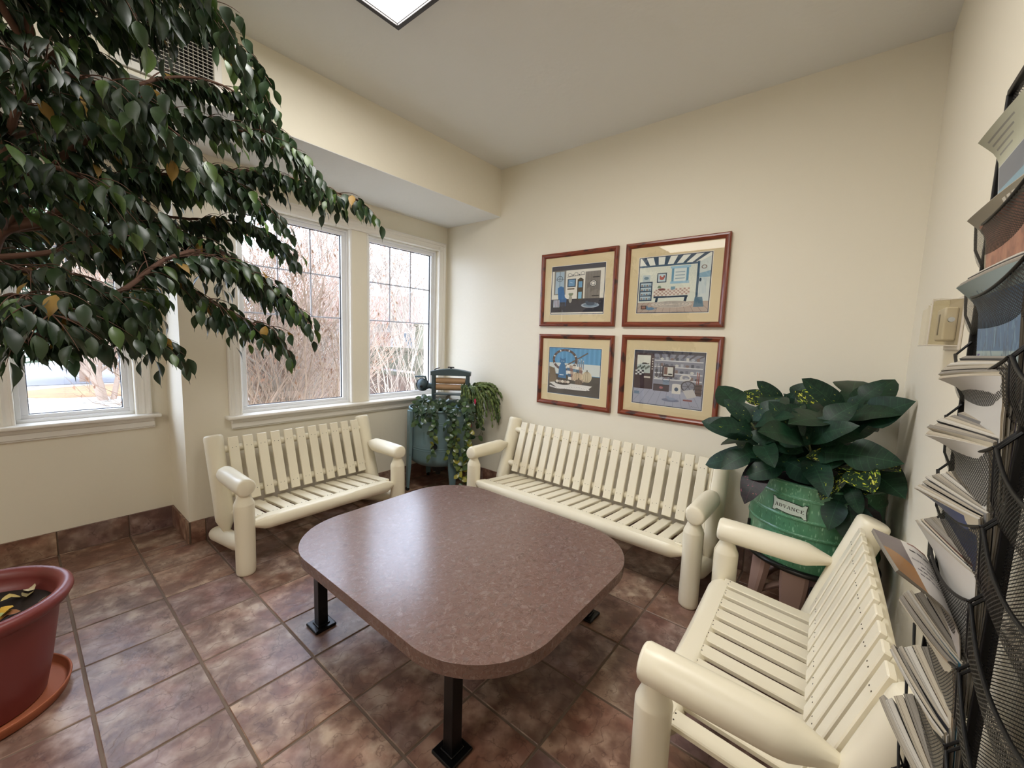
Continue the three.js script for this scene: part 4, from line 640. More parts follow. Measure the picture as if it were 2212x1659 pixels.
// ------------------------------------------------------------------ green speckled tub with crotons, right corner
const GT = V3(3.295, 0, -2.46);
{
  const lathe = (pts, seg = 80) => new THREE.LatheGeometry(pts.map(([a, b]) => new THREE.Vector2(a, b)), seg);
  const sp = rng(7117), greenTex = canvasTex(1536, 512, (g, w, h) => {
    g.fillStyle = '#4d8461'; g.fillRect(0, 0, w, h);
    for (let i = 0; i < 900; i++) { g.globalAlpha = 0.10; g.fillStyle = sp() < 0.5 ? '#33603f' : '#6ba583'; g.beginPath(); g.ellipse(sp() * w, sp() * h, 20 + sp() * 60, 14 + sp() * 40, 0, 0, 6.3); g.fill(); }
    for (let i = 0; i < 160; i++) { g.globalAlpha = 0.13; g.strokeStyle = sp() < 0.6 ? '#2e5a3a' : '#86b896'; g.lineWidth = 2 + sp() * 5; const x = sp() * w, y = sp() * h; g.beginPath(); g.moveTo(x, y); g.lineTo(x + (sp() - 0.5) * 10, y + 30 + sp() * 110); g.stroke(); }
    for (let i = 0; i < 6500; i++) { g.globalAlpha = 0.25 + sp() * 0.5; g.fillStyle = sp() < 0.8 ? '#a9cfae' : '#2f5d40'; g.beginPath(); g.ellipse(sp() * w, sp() * h, 0.8 + sp() * 2.2, 0.8 + sp() * 2.6, sp() * 3, 0, 6.3); g.fill(); }
  });
  M.greenEnamel = phys({ map: greenTex, roughness: 0.28, clearcoat: 0.35, clearcoatRoughness: 0.12 });
  M.blackRing = std({ color: 0x101112, roughness: 0.3 }); M.pinkPaint = std({ color: 0xa8897d, roughness: 0.45, bumpMap: paintTex, bumpScale: 0.0008 });
  const o = thing('enamel_tub', 'green speckled enamel washing tub on pinkish legs, used as a planter', 'washing tub', [GT.x, 0, GT.z]), R = 0.275, B = 0.385, Tp = 0.80;
  const bead = (y) => [[R, y - 0.010], [R + 0.004, y - 0.006], [R + 0.0055, y], [R + 0.004, y + 0.006], [R, y + 0.010]];
  mesh('tub', lathe([[0, B], [R - 0.012, B], [R - 0.002, B + 0.008], ...bead(0.462), ...bead(0.560), ...bead(0.635), ...bead(0.735), [R, Tp - 0.01], [R + 0.007, Tp - 0.006], [R + 0.008, Tp + 0.002], [R, Tp + 0.007], [R - 0.008, Tp], [R - 0.008, 0.70], [0, 0.70]]), M.greenEnamel, o);
  const rg = new THREE.TorusGeometry(R + 0.002, 0.014, 12, 80); rg.rotateX(Math.PI / 2); rg.translate(0, B - 0.006, 0); mesh('base_ring', rg, M.blackRing, o);
  mesh('base_plate', lathe([[0, B - 0.016], [R - 0.006, B - 0.016], [R - 0.006, B], [0, B]]), M.blackRing, o);
  mesh('soil', lathe([[0, 0.745], [R - 0.009, 0.74], [R - 0.009, 0.70], [0, 0.70]], 40), M.soil, o);
  // name plate, bent round the tub
  const pt = canvasTex(512, 220, (g, w, h) => { g.fillStyle = '#b9c4b8'; g.fillRect(0, 0, w, h); const r = rng(3); for (let i = 0; i < 130; i++) { g.globalAlpha = 0.13; g.fillStyle = r() < 0.5 ? '#8fa39a' : '#d9ddcf'; g.beginPath(); g.ellipse(r() * w, r() * h, 5 + r() * 24, 4 + r() * 14, 0, 0, 6.3); g.fill(); } g.globalAlpha = 1; g.fillStyle = '#2b241e'; g.textAlign = 'center'; g.textBaseline = 'middle'; g.font = 'bold 88px serif'; const word = 'ADVANCE'; for (let i = 0; i < 7; i++) { const k = (i - 3) / 3; g.save(); g.translate(w / 2 + (i - 3) * 63, h * 0.50 + k * k * 4); g.scale(0.92, 1 + 0.16 * k * k); g.fillText(word[i], 0, 0); g.restore(); } });
  const plate = (grow, rad) => { const nx = 28, ny = 8, pos = [], uv = [], idx = [], A0 = 1.865, W = 0.148 + grow * 2;
    for (let i = 0; i <= nx; i++) for (let j = 0; j <= ny; j++) { const u = i / nx * 2 - 1, v = j / ny * 2 - 1, au = Math.abs(u), hh = 0.0235 + (au > 0.80 ? 0.011 : 0) + (au > 0.74 && au <= 0.80 ? 0.005 : 0) + 0.004 * Math.cos(u * 2.2) + grow, ux = u * (1 - (au > 0.9 ? 0.06 * (1 - v * v) : 0)), an = A0 - ux * W / 2 / rad; pos.push(Math.cos(an) * rad, 0.682 + v * hh + u * -0.004, Math.sin(an) * rad); uv.push(i / nx, j / ny); }
    for (let i = 0; i < nx; i++) for (let j = 0; j < ny; j++) { const a = i * (ny + 1) + j, b = a + ny + 1; idx.push(a, b, a + 1, b, b + 1, a + 1); }
    const g = new THREE.BufferGeometry(); g.setAttribute('position', new THREE.Float32BufferAttribute(pos, 3)); g.setAttribute('uv', new THREE.Float32BufferAttribute(uv, 2)); g.setIndex(idx); g.computeVertexNormals(); return g; };
  const pb = mesh('plate_border', plate(0.0035, R + 0.0066), std({ color: 0x1f2a20, roughness: 0.5, side: THREE.DoubleSide }), o);
  mesh('name_plate', plate(0, R + 0.0074), std({ map: pt, roughness: 0.5, side: THREE.DoubleSide }), pb).userData.label = 'cream name plate reading ADVANCE';
  // stand: flared painted legs with arched braces
  const legAt = [[2.60, 1], [1.72, 1], [0.2, 1], [-1.35, 1]];
  for (const [a] of legAt) {
    const n = V3(Math.cos(a), 0, Math.sin(a)), t = V3(-n.z, 0, n.x), pos = [], idx = [], st = [[0.372, 0.215, 0.060, 0.022], [0.28, 0.222, 0.056, 0.020], [0.16, 0.235, 0.042, 0.018], [0.055, 0.252, 0.026, 0.016]];
    st.forEach(([y, r, w, d]) => { for (const [u, v] of [[-1, -1], [-1.03, 0.4], [-0.8, 1], [0.8, 1], [1.03, 0.4], [1, -1]]) { const p = n.clone().multiplyScalar(r + v * d).addScaledVector(t, u * w); pos.push(p.x, y, p.z); } });
    for (let i = 0; i < 3; i++) for (let q = 0; q < 6; q++) { const a0 = i * 6 + q, a1 = i * 6 + (q + 1) % 6; idx.push(a0, a0 + 6, a1, a1, a0 + 6, a1 + 6); } for (let q = 1; q < 5; q++) idx.push(18, 18 + q, 19 + q, 0, q + 1, q);
    const g = new THREE.BufferGeometry(); g.setAttribute('position', new THREE.Float32BufferAttribute(pos, 3)); g.setIndex(idx); const L = mesh('leg', uvBox(toCreasedNormals(g, 0.6)), M.pinkPaint, o), p = n.clone().multiplyScalar(0.252);
    mesh('caster', merge([cyl(V3(p.x - t.x * 0.009, 0.021, p.z - t.z * 0.009), V3(p.x + t.x * 0.009, 0.021, p.z + t.z * 0.009), 0.0205, 0.0205, 16), cyl(V3(p.x, 0.03, p.z), V3(p.x, 0.06, p.z), 0.008, 0.008, 8)]), M.blackRing, L);
  }
  for (const [a, b] of [[2.60, 1.72], [1.72, 0.2], [0.2, -1.35], [-1.35, -3.68]]) { const pts = []; for (let k = 0; k <= 12; k++) { const s = k / 12, an = a + (b - a) * s, rr = 0.215 * (1 - 0.35 * Math.sin(Math.PI * s)); pts.push(V3(Math.cos(an) * rr, 0.150 + 0.075 * Math.sin(Math.PI * s), Math.sin(an) * rr)); } mesh('brace', sweep(pts, 0.017, 8), M.pinkPaint, o); }
  const tk = mesh('dark_grey_block', merge([rbox(3.30, 3.56, 0.0, 0.030, -2.60, -2.30, 0.008), rbox(3.32, 3.54, 0.03, 0.15, -2.58, -2.32, 0.012)]), std({ color: 0x4b484b, roughness: 0.6 })); tag(tk, 'dark grey block on the floor under the green tub', 'box');  // plain dark grey block in place of an unidentified dark area below the tub
  mesh('clasp', merge([cyl(V3(Math.cos(2.75) * 0.28, 0.47, Math.sin(2.75) * 0.28), V3(Math.cos(2.75) * 0.28, 0.52, Math.sin(2.75) * 0.28), 0.008, 0.008, 10), cyl(V3(Math.cos(2.68) * 0.277, 0.455, Math.sin(2.68) * 0.277), V3(Math.cos(2.68) * 0.297, 0.455, Math.sin(2.68) * 0.297), 0.018, 0.016, 14)]), M.blackRing, o);

  // crotons
  const r = rng(5150);
  const leafTex = (kind) => canvasTex(192, 384, (g, w, h) => {
    const base = ['#14301f', '#123023', '#1a2c1a', '#1c1218'][kind]; g.fillStyle = base; g.fillRect(0, 0, w, h);
    const q = rng(60 + kind); for (let i = 0; i < 90; i++) { g.globalAlpha = 0.18; g.fillStyle = q() < 0.5 ? '#0c1f14' : '#24462f'; g.beginPath(); g.ellipse(q() * w, q() * h, 8 + q() * 30, 6 + q() * 20, q() * 3, 0, 6.3); g.fill(); }
    g.globalAlpha = 0.5; g.strokeStyle = kind === 3 ? '#6a3040' : '#3d6a48'; g.lineWidth = 3; g.beginPath(); g.moveTo(w / 2, 0); g.lineTo(w / 2, h); g.stroke(); g.lineWidth = 1.3; for (let i = 1; i < 12; i++) for (const s of [-1, 1]) { g.beginPath(); g.moveTo(w / 2, h - i * h / 12.5); g.quadraticCurveTo(w / 2 + s * w * 0.3, h - i * h / 12.5 - 16, w / 2 + s * w * 0.5, h - i * h / 12.5 - 42); g.stroke(); }
    const n = [5, 12, 210, 22][kind], cols = kind === 3 ? ['#a8405a', '#c0607a', '#c9c23a'] : ['#d6d23a', '#b9bf2c', '#e4dd62', '#8fae2c']; for (let i = 0; i < n; i++) { g.globalAlpha = 0.9; g.fillStyle = cols[Math.floor(q() * cols.length)]; const s = kind === 2 ? 2 + q() * q() * 13 : 2 + q() * 4; g.beginPath(); g.ellipse(w * q(), h * q(), s * 0.4, s * (0.9 + q() * 1.2), (q() - 0.5) * 2.0, 0, 6.3); g.fill(); }
  });
  const cm = [0, 1, 2, 3].map((k) => phys({ map: leafTex(k), roughness: 0.44, specularIntensity: 0.6, side: THREE.DoubleSide, transmission: k === 2 ? 0.12 : 0.04, thickness: 0 }));
  const lobed = (s) => (0.30 + 0.70 * Math.pow(Math.sin(Math.PI * Math.pow(s, 0.9)), 0.6)) * (1 - 0.55 * Math.exp(-Math.pow((s - 0.40) / 0.10, 2))) * Math.pow(Math.max(0, 1 - Math.pow(s, 7)), 0.7) * Math.min(1, s * 7), plain = (s) => Math.pow(Math.sin(Math.PI * Math.pow(s, 0.92)), 0.62);
  const CG = [leafGeo(0.25, 0.135, lobed, { n: 12, fold: 0.15, curl: 0.28, wave: 0.12, seed: 1 }), leafGeo(0.25, 0.115, plain, { n: 10, fold: 0.2, curl: 0.2, wave: 0.08, seed: 2 }), leafGeo(0.23, 0.13, lobed, { n: 12, fold: 0.22, curl: 0.42, wave: 0.16, seed: 3 }), leafGeo(0.21, 0.10, plain, { n: 10, fold: 0.12, curl: 0.5, wave: 0.1, seed: 4 })];
  const stem = std({ color: 0x5c6440, roughness: 0.7 });
  const shoots = [                                                       // base, crown of the shoot, leaves, sort
    ['low croton with dark blue-green leaves reaching over the bench arm', [3.16, -2.35], [3.01, 1.05, -2.285], 20, 0, 1.15],
    ['middle croton with broad dark green leaves above the name plate', [3.29, -2.36], [3.25, 1.03, -2.215], 18, 0, 1.22],
    ['tall croton with big dark leaves and one yellow leaf by the wall corner', [3.37, -2.50], [3.385, 1.14, -2.40], 19, 1, 1.32],
    ['back croton with small dark leaves against the picture wall', [3.18, -2.56], [3.12, 1.13, -2.55], 15, 1, 1.05],
    ['yellow-flecked croton hanging over the right rim of the green tub', [3.40, -2.36], [3.41, 0.95, -2.27], 18, 2, 1.15],
    ['speckled croton hanging low between the green tub and the right wall', [3.45, -2.42], [3.46, 0.97, -2.31], 15, 2, 1.05],
    ['reddish croton leaves drooping over the front rim of the green tub', [3.42, -2.29], [3.415, 0.86, -2.235], 11, 3, 0.9],
  ];
  for (const [label, [bx, bz], crown, n, kind, sc] of shoots) {
    const b = V3(bx, 0.742, bz), c = V3(...crown), p = thing('croton', label, 'plant', b.toArray(), 0, 'crotons in the green tub');
    const pts = smooth([b, b.clone().lerp(c, 0.5).add(V3(0.01, 0.02, 0)), c], 10).map((q) => q.sub(b)); mesh('stem', sweep(pts, pts.map((_, i) => 0.008 - i * 0.0004), 8), stem, p);
    for (let k = 0; k < n; k++) {
      const a = k * 2.399 + r() * 0.5, low = k / n, at = V3().copy(c).sub(b).multiplyScalar(1 - 0.62 * low), el = kind === 2 || kind === 3 ? 0.35 - 1.5 * low - r() * 0.3 : 0.95 - 1.35 * low + (r() - 0.5) * 0.3;
      const d = V3(Math.cos(a) * Math.cos(el), Math.sin(el), Math.sin(a) * Math.cos(el));
      let s = sc * (0.72 + r() * 0.4) * (k < 2 ? 0.7 : 1);
      const world = b.clone().add(at), tip = world.clone().addScaledVector(d, 0.27 * s);
      if (tip.x > XW - 0.05) { d.x -= (tip.x - XW + 0.07) / (0.27 * s); d.y += 0.25; d.normalize(); } if (tip.z < ZW + 0.03) { d.z += (ZW + 0.05 - tip.z) / (0.27 * s); d.normalize(); }
      const t2 = world.clone().addScaledVector(d, 0.27 * s); if (t2.x > XW - 0.045 || t2.z < ZW + 0.02) continue;
      const base = at.clone().addScaledVector(d, 0.02 * s);
      const mi = kind === 2 ? (r() < 0.55 ? 2 : 1) : kind === 3 ? (r() < 0.8 ? 3 : 0) : k === 4 && kind === 1 && sc > 1 ? 2 : low > 0.72 && r() < 0.5 ? 3 : r() < 0.6 ? 0 : 1;
      const lf = addLeaf('leaf', CG[(k + (kind === 2 ? 1 : 0)) % 4], cm[mi], p, leafMatrix(base, d, V3(-0.1, 0.8, 0.9).add(V3((r() - 0.5) * 0.5, 0, (r() - 0.5) * 0.5))).scale(V3(s, s, s)));
      if (mi === 2) lf.userData.label = 'yellow-flecked leaf';
    }
  }
}

// ------------------------------------------------------------------ clear thermostat guard
{
  const o = thing('thermostat_guard', 'clear plastic thermostat guard on the wall left of the magazine rack', 'thermostat guard', [XW, 1.46, -1.83]);
  const clear = phys({ color: 0xf4f1e8, roughness: 0.08, transmission: 1, thickness: 0, ior: 1.45 }), edge = std({ color: 0xcfc6b8, roughness: 0.35 }), D = 0.068, Hh = 0.135, L = 0.21;
  mesh('mounting_plate', rbox(-0.006, -0.0005, -0.012, Hh + 0.01, -0.01, L + 0.012, 0.002), edge, o);
  mesh('cover', merge([box(-D, -D + 0.002, 0, Hh - 0.02, 0.018, L), box(-D, -0.006, 0, 0.002, 0, L), box(-D * 0.8, -0.006, Hh - 0.002, Hh, 0, L), box(-D, -0.006, 0, Hh, L - 0.002, L), box(-D * 0.8, -0.006, 0, Hh, 0, 0.002)]), clear, o);
  mesh('edge_bead', merge([cyl(V3(-D, 0, L), V3(-D, Hh - 0.004, L), 0.0022, 0.0022, 6), cyl(V3(-D, 0, L), V3(-0.004, 0, L), 0.0022, 0.0022, 6), cyl(V3(-D, Hh - 0.004, L), V3(-0.004, Hh, L), 0.0018, 0.0018, 6), cyl(V3(-D, 0, L), V3(-D, 0, 0.02), 0.0018, 0.0018, 6), cyl(V3(-D, Hh - 0.02, L), V3(-D * 0.8, Hh, 0.01), 0.0018, 0.0018, 6)]), edge, o);
  mesh('lock', cyl(V3(-0.026, 0.075, L), V3(-0.026, 0.075, L + 0.008), 0.008, 0.007, 16), std({ color: 0xb8bcc0, roughness: 0.2, metalness: 0.9 }), o);
  const th = thing('thermostat', 'off-white thermostat inside the clear guard', 'thermostat', [XW - 0.006, 1.475, -1.79]);
  mesh('body', rbox(-0.030, 0, 0, 0.10, 0, 0.13, 0.006), std({ color: 0xddd6c8, roughness: 0.5 }), th); mesh('scale_window', rbox(-0.032, -0.029, 0.018, 0.082, 0.05, 0.066, 0.001), std({ color: 0x77716c, roughness: 0.3 }), th);
}

// ------------------------------------------------------------------ black mesh magazine rack and its magazines
{
  const XB = 3.522;                                                       // back plane of the rack, which stands on the floor just clear of the wall
  const o = thing('magazine_rack', 'tall black wire-mesh magazine rack with two columns of pockets', 'magazine rack', [XB, 0, -0.918]);
  M.rack = std({ color: 0x0c0c0e, roughness: 0.45, metalness: 0.3 });
  const N = 64, d = new Uint8Array(N * N * 4); for (let y = 0; y < N; y++) for (let x = 0; x < N; x++) { const u = x / N, v = y / N, e = Math.min(Math.abs(wrapc(u + v) - 0.5), Math.abs(wrapc(u - v + 1) - 0.5)), on = e < 0.17 ? 255 : 0, i = (y * N + x) * 4; d[i] = d[i + 1] = d[i + 2] = on; d[i + 3] = 255; }
  const al = new THREE.DataTexture(d, N, N); al.wrapS = al.wrapT = THREE.RepeatWrapping; al.magFilter = THREE.LinearFilter; al.needsUpdate = true;
  M.mesh = std({ color: 0x0e0e10, roughness: 0.5, metalness: 0.3, alphaMap: al, alphaTest: 0.5, side: THREE.DoubleSide });
  const px = (z, y) => [z / 0.0075, y / 0.0042], Z1 = 0.31, Z2 = 0.62, yb = 0.22, yt = 1.848;
  const sheet = (nu, nv, f) => { const pos = [], uv = [], idx = []; for (let i = 0; i <= nu; i++) for (let j = 0; j <= nv; j++) { const [x, y, z, u, v] = f(i / nu, j / nv); pos.push(x, y, z); uv.push(...px(u, v)); } for (let i = 0; i < nu; i++) for (let j = 0; j < nv; j++) { const a = i * (nv + 1) + j, b = a + nv + 1; idx.push(a, b, a + 1, b, b + 1, a + 1); } const g = new THREE.BufferGeometry(); g.setAttribute('position', new THREE.Float32BufferAttribute(pos, 3)); g.setAttribute('uv', new THREE.Float32BufferAttribute(uv, 2)); g.setIndex(idx); g.computeVertexNormals(); return g; };
  mesh('back_panel', sheet(1, 1, (s, t) => [-0.004, yb + (yt - yb) * t, Z2 * s, Z2 * s, yb + (yt - yb) * t]), M.mesh, o);
  for (const z of [0, Z1, Z2]) mesh('upright', rbox(-0.010, 0.002, 0.012, yt, z - 0.0045, z + 0.0045, 0.002), M.rack, o);
  for (const z of [0, Z2]) mesh('foot', rbox(-0.13, 0.06, 0, 0.014, z - 0.012, z + 0.012, 0.004), M.rack, o);
  for (const y of [yb, yt]) mesh('cross_bar', rbox(-0.010, 0.002, y - 0.005, y + 0.005, 0, Z2, 0.002), M.rack, o);
  const tops = [1.729, 1.623, 1.511, 1.387, 1.290, 1.195, 1.105, 0.999, 0.900, 0.801, 0.70, 0.60, 0.50];
  const lipY = (k, s) => tops[k] - (k < 3 ? 0.104 : 0.086) + 0.028 * Math.pow(Math.abs(2 * s - 1), 2.2);
  tops.forEach((yt_, k) => {
    for (const z0 of [0, Z1]) {
      const by = yt_ - 0.155, lipX = -0.031;
      const pocket = mesh('pocket', sheet(14, 8, (s, t) => { const ly = lipY(k, s), x = -0.006 + (lipX + 0.006) * Math.sin(t * Math.PI / 2) * (0.72 + 0.28 * Math.sin(Math.PI * s)), y = by + (ly - by) * (1 - Math.cos(t * Math.PI / 2)); return [x, y, z0 + 0.005 + (Z1 - 0.010) * s, z0 + Z1 * s, by + t * 0.095]; }), M.mesh, o);
      const lip = []; for (let i = 0; i <= 20; i++) { const s = i / 20; lip.push(V3(-0.006 + (lipX + 0.006) * (0.72 + 0.28 * Math.sin(Math.PI * s)), lipY(k, s), z0 + 0.005 + (Z1 - 0.010) * s)); }
      mesh('lip_wire', sweep(lip, 0.0021, 8), M.rack, pocket);
      for (const zz of [z0 + 0.005, z0 + Z1 - 0.005]) mesh('side_wire', sweep([V3(-0.007, lipY(k, 0) + 0.022, zz), V3(-0.023, lipY(k, 0), zz), V3(-0.019, by + 0.033, zz), V3(-0.006, by, zz)], 0.0019, 6), M.rack, pocket);
    }
  });
  // magazines: curved booklets, several to a pocket, fanned out at the far side
  const r = rng(1234);
  const pageTex = canvasTex(64, 256, (g, w, h) => { const q = rng(8); for (let y = 0; y < h; y++) { const v = 120 + q() * 105; g.fillStyle = `rgb(${v},${v - 6},${v - 18})`; g.fillRect(0, y, w, 1); } });
  M.pages = [[1, 1, 1], [0.72, 0.68, 0.62], [0.5, 0.48, 0.46], [0.9, 0.84, 0.74]].map((c) => std({ map: pageTex, color: lin(...c), roughness: 0.85 }));
  const coverArt = {
    atlas: canvasTex(256, 256, (g, w, h) => { g.fillStyle = '#b9bba4'; g.fillRect(0, 0, w, h); g.fillStyle = '#6e7580'; g.fillRect(0, 150, w, 36); g.fillStyle = '#7fa6b8'; g.fillRect(0, 186, w, 70); g.fillStyle = '#3f4c66'; g.fillRect(200, 186, 56, 70); g.strokeStyle = '#c9ccc8'; g.lineWidth = 3; g.strokeRect(4, 150, w - 60, 103); g.fillStyle = '#8d8d84'; for (let i = 0; i < 4; i++) g.fillRect(20, 30 + i * 24, 120 - i * 16, 8); }),
    brick: canvasTex(256, 256, (g, w, h) => { const q = rng(4); g.fillStyle = '#8d8672'; g.fillRect(0, 0, w, h); g.fillStyle = '#9c5f48'; g.fillRect(10, 60, w - 20, 150); for (let i = 0; i < 420; i++) { g.globalAlpha = 0.35; g.fillStyle = q() < 0.5 ? '#7a4a38' : '#b57c60'; g.beginPath(); g.ellipse(12 + q() * 230, 62 + q() * 146, 4 + q() * 10, 3 + q() * 8, q() * 3, 0, 6.3); g.fill(); } g.globalAlpha = 1; g.fillStyle = '#d8d3c4'; for (let i = 0; i < 5; i++) g.fillRect(150 + i * 18, 24, 12, 24); }),
    marine: canvasTex(256, 256, (g, w, h) => { const q = rng(14); g.fillStyle = '#93a6a6'; g.fillRect(0, 0, w, h); g.fillStyle = '#2d5f88'; g.fillRect(0, 70, w, 130); for (let i = 0; i < 160; i++) { g.globalAlpha = 0.5; g.strokeStyle = q() < 0.5 ? '#173753' : '#7a9cae'; g.lineWidth = 2 + q() * 4; const x = q() * w, y = 70 + q() * 180; g.beginPath(); g.moveTo(x, y); g.lineTo(x + (q() - 0.5) * 30, y - 10 - q() * 30); g.stroke(); } }),
    autumn: canvasTex(384, 256, (g, w, h) => { g.fillStyle = '#e2dcd6'; g.fillRect(0, 0, w, h); g.fillStyle = '#6d6063'; g.fillRect(0, 0, w, 52); g.fillStyle = '#a8712c'; g.beginPath(); g.moveTo(w, 0); g.lineTo(190, 0); g.quadraticCurveTo(150, 24, 230, 52); g.lineTo(w, 52); g.fill(); g.fillStyle = '#8a4a3a'; g.fillRect(0, 64, 14, 50); g.fillStyle = '#37343a'; g.font = 'bold 22px serif'; g.save(); g.translate(146, 116); g.rotate(-Math.PI / 2); g.fillText('Conservation', 0, 0, 58); g.restore(); g.fillStyle = '#5a565c'; for (let i = 0; i < 3; i++) for (let k = 0; k < 5; k++) if ((i * 5 + k * 3) % 7) g.fillRect(174 + i * 34, 60 + k * 10, 11, 8); g.fillStyle = '#37343a'; for (let k = 0; k < 3; k++) g.fillRect(60, 62 + k * 14, 14, 11); }),
    violet: canvasTex(128, 128, (g, w, h) => { g.fillStyle = '#4b3a86'; g.fillRect(0, 0, w, h); g.fillStyle = '#7f9cc4'; g.beginPath(); g.ellipse(70, 52, 40, 18, 0, 0, 6.3); g.fill(); }),
  };
  const artMat = Object.fromEntries(Object.entries(coverArt).map(([k, t]) => [k, std({ map: t, roughness: 0.35 })]));
  const tints = { white: 0xdad8d2, ivory: 0xcfc6b0, black: 0x1b1c20, charcoal: 0x3a3b40, navy: 0x1f3a78, teal: 0x2b6276, plum: 0x5a3a48, tan: 0xa48d72, grey: 0x8d8c8c, olive: 0x5c5d44, maroon: 0x58292a, sky: 0x86a3c4 };
  const tintMat = Object.fromEntries(Object.entries(tints).map(([k, c]) => [k, std({ color: c, roughness: 0.4 })]));
  const booklet = (f, fb) => {                                           // f(s, t): room side, fb(s, t): wall side
    const ns = 8, nt = 10, F = [], Bk = []; for (let i = 0; i <= ns; i++) for (let j = 0; j <= nt; j++) { const p = f(i / ns, j / nt); F.push(p); Bk.push(fb(i / ns, j / nt)); }
    const face = (P, flip) => { const pos = [], uv = [], idx = []; P.forEach((p, q) => { pos.push(p.x, p.y, p.z); uv.push(1 - Math.floor(q / (nt + 1)) / ns, (q % (nt + 1)) / nt); }); for (let i = 0; i < ns; i++) for (let j = 0; j < nt; j++) { const a = i * (nt + 1) + j, b = a + nt + 1; flip ? idx.push(a, a + 1, b, b, a + 1, b + 1) : idx.push(a, b, a + 1, b, b + 1, a + 1); } const g = new THREE.BufferGeometry(); g.setAttribute('position', new THREE.Float32BufferAttribute(pos, 3)); g.setAttribute('uv', new THREE.Float32BufferAttribute(uv, 2)); g.setIndex(idx); g.computeVertexNormals(); return g; };
    const rim = [], ru = [], ri = [], loop = []; for (let i = 0; i <= ns; i++) loop.push(i * (nt + 1) + nt); for (let j = nt - 1; j >= 0; j--) loop.push(ns * (nt + 1) + j); for (let i = ns - 1; i >= 0; i--) loop.push(i * (nt + 1)); for (let j = 1; j < nt; j++) loop.push(j);
    loop.forEach((q, k) => { for (const [P, v] of [[F, 0.02], [Bk, 0.3]]) { rim.push(P[q].x, P[q].y, P[q].z); ru.push(k * 0.1, v); } }); for (let k = 0; k < loop.length; k++) { const a = k * 2, b = (k + 1) % loop.length * 2; ri.push(a, b, a + 1, b, b + 1, a + 1); }
    const g = new THREE.BufferGeometry(); g.setAttribute('position', new THREE.Float32BufferAttribute(rim, 3)); g.setAttribute('uv', new THREE.Float32BufferAttribute(ru, 2)); g.setIndex(ri); const e = g.toNonIndexed(); e.computeVertexNormals();
    return { covers: merge([face(F, false), face(Bk, true)]), edge: e };
  };
  // pocket: spread at the far top, list of [look, thickness] from the room side to the wall
  const pockets = [
    [0.058, 0.030, [['atlas', 0.006], ['grey', 0.005], ['plum', 0.006], ['white', 0.007], ['charcoal', 0.006]], 'first'],
    [0.055, 0.030, [['brick', 0.006], ['charcoal', 0.005], ['ivory', 0.006], ['grey', 0.005], ['tan', 0.005]], 'second'],
    [0.068, 0.024, [['marine', 0.005], ['white', 0.004], ['charcoal', 0.005], ['black', 0.004]], 'third'],
    [0.060, 0.028, [['white', 0.006], ['ivory', 0.006], ['black', 0.008], ['white', 0.006], ['charcoal', 0.006], ['violet', 0.004]], 'fourth'],
    [0.070, 0.026, [['white', 0.003], ['ivory', 0.012], ['tan', 0.012], ['plum', 0.010], ['grey', 0.009]], 'fifth'],
    [0.074, 0.026, [['navy', 0.004], ['ivory', 0.008], ['white', 0.007], ['black', 0.009], ['white', 0.004], ['charcoal', 0.009], ['grey', 0.010]], 'sixth'],
    [0.112, 0.030, [['autumn', 0.006], ['white', 0.004], ['olive', 0.004], ['maroon', 0.009], ['tan', 0.008], ['white', 0.003]], 'seventh'],
    [0.074, 0.026, [['ivory', 0.004], ['tan', 0.012], ['teal', 0.005], ['grey', 0.014], ['white', 0.004], ['maroon', 0.004]], 'eighth'],
    [0.078, 0.024, [['ivory', 0.006], ['black', 0.006], ['white', 0.006], ['grey', 0.009], ['black', 0.006]], 'ninth'],
    [0.080, 0.026, [['white', 0.007], ['grey', 0.007], ['charcoal', 0.007], ['ivory', 0.006]], 'tenth'],
  ];
  const look = { atlas: 'grey-green and pale blue', brick: 'brick-red pictured', marine: 'blue sea-pictured', autumn: 'orange and white lettered', violet: 'violet and blue' };
  const ord = ['', 'second', 'third', 'fourth', 'fifth', 'sixth', 'seventh', 'eighth', 'ninth', 'tenth', 'eleventh', 'twelfth', 'thirteenth', 'fourteenth'], place = ord.map((w, i) => i ? w + ' from the room' : 'outermost');
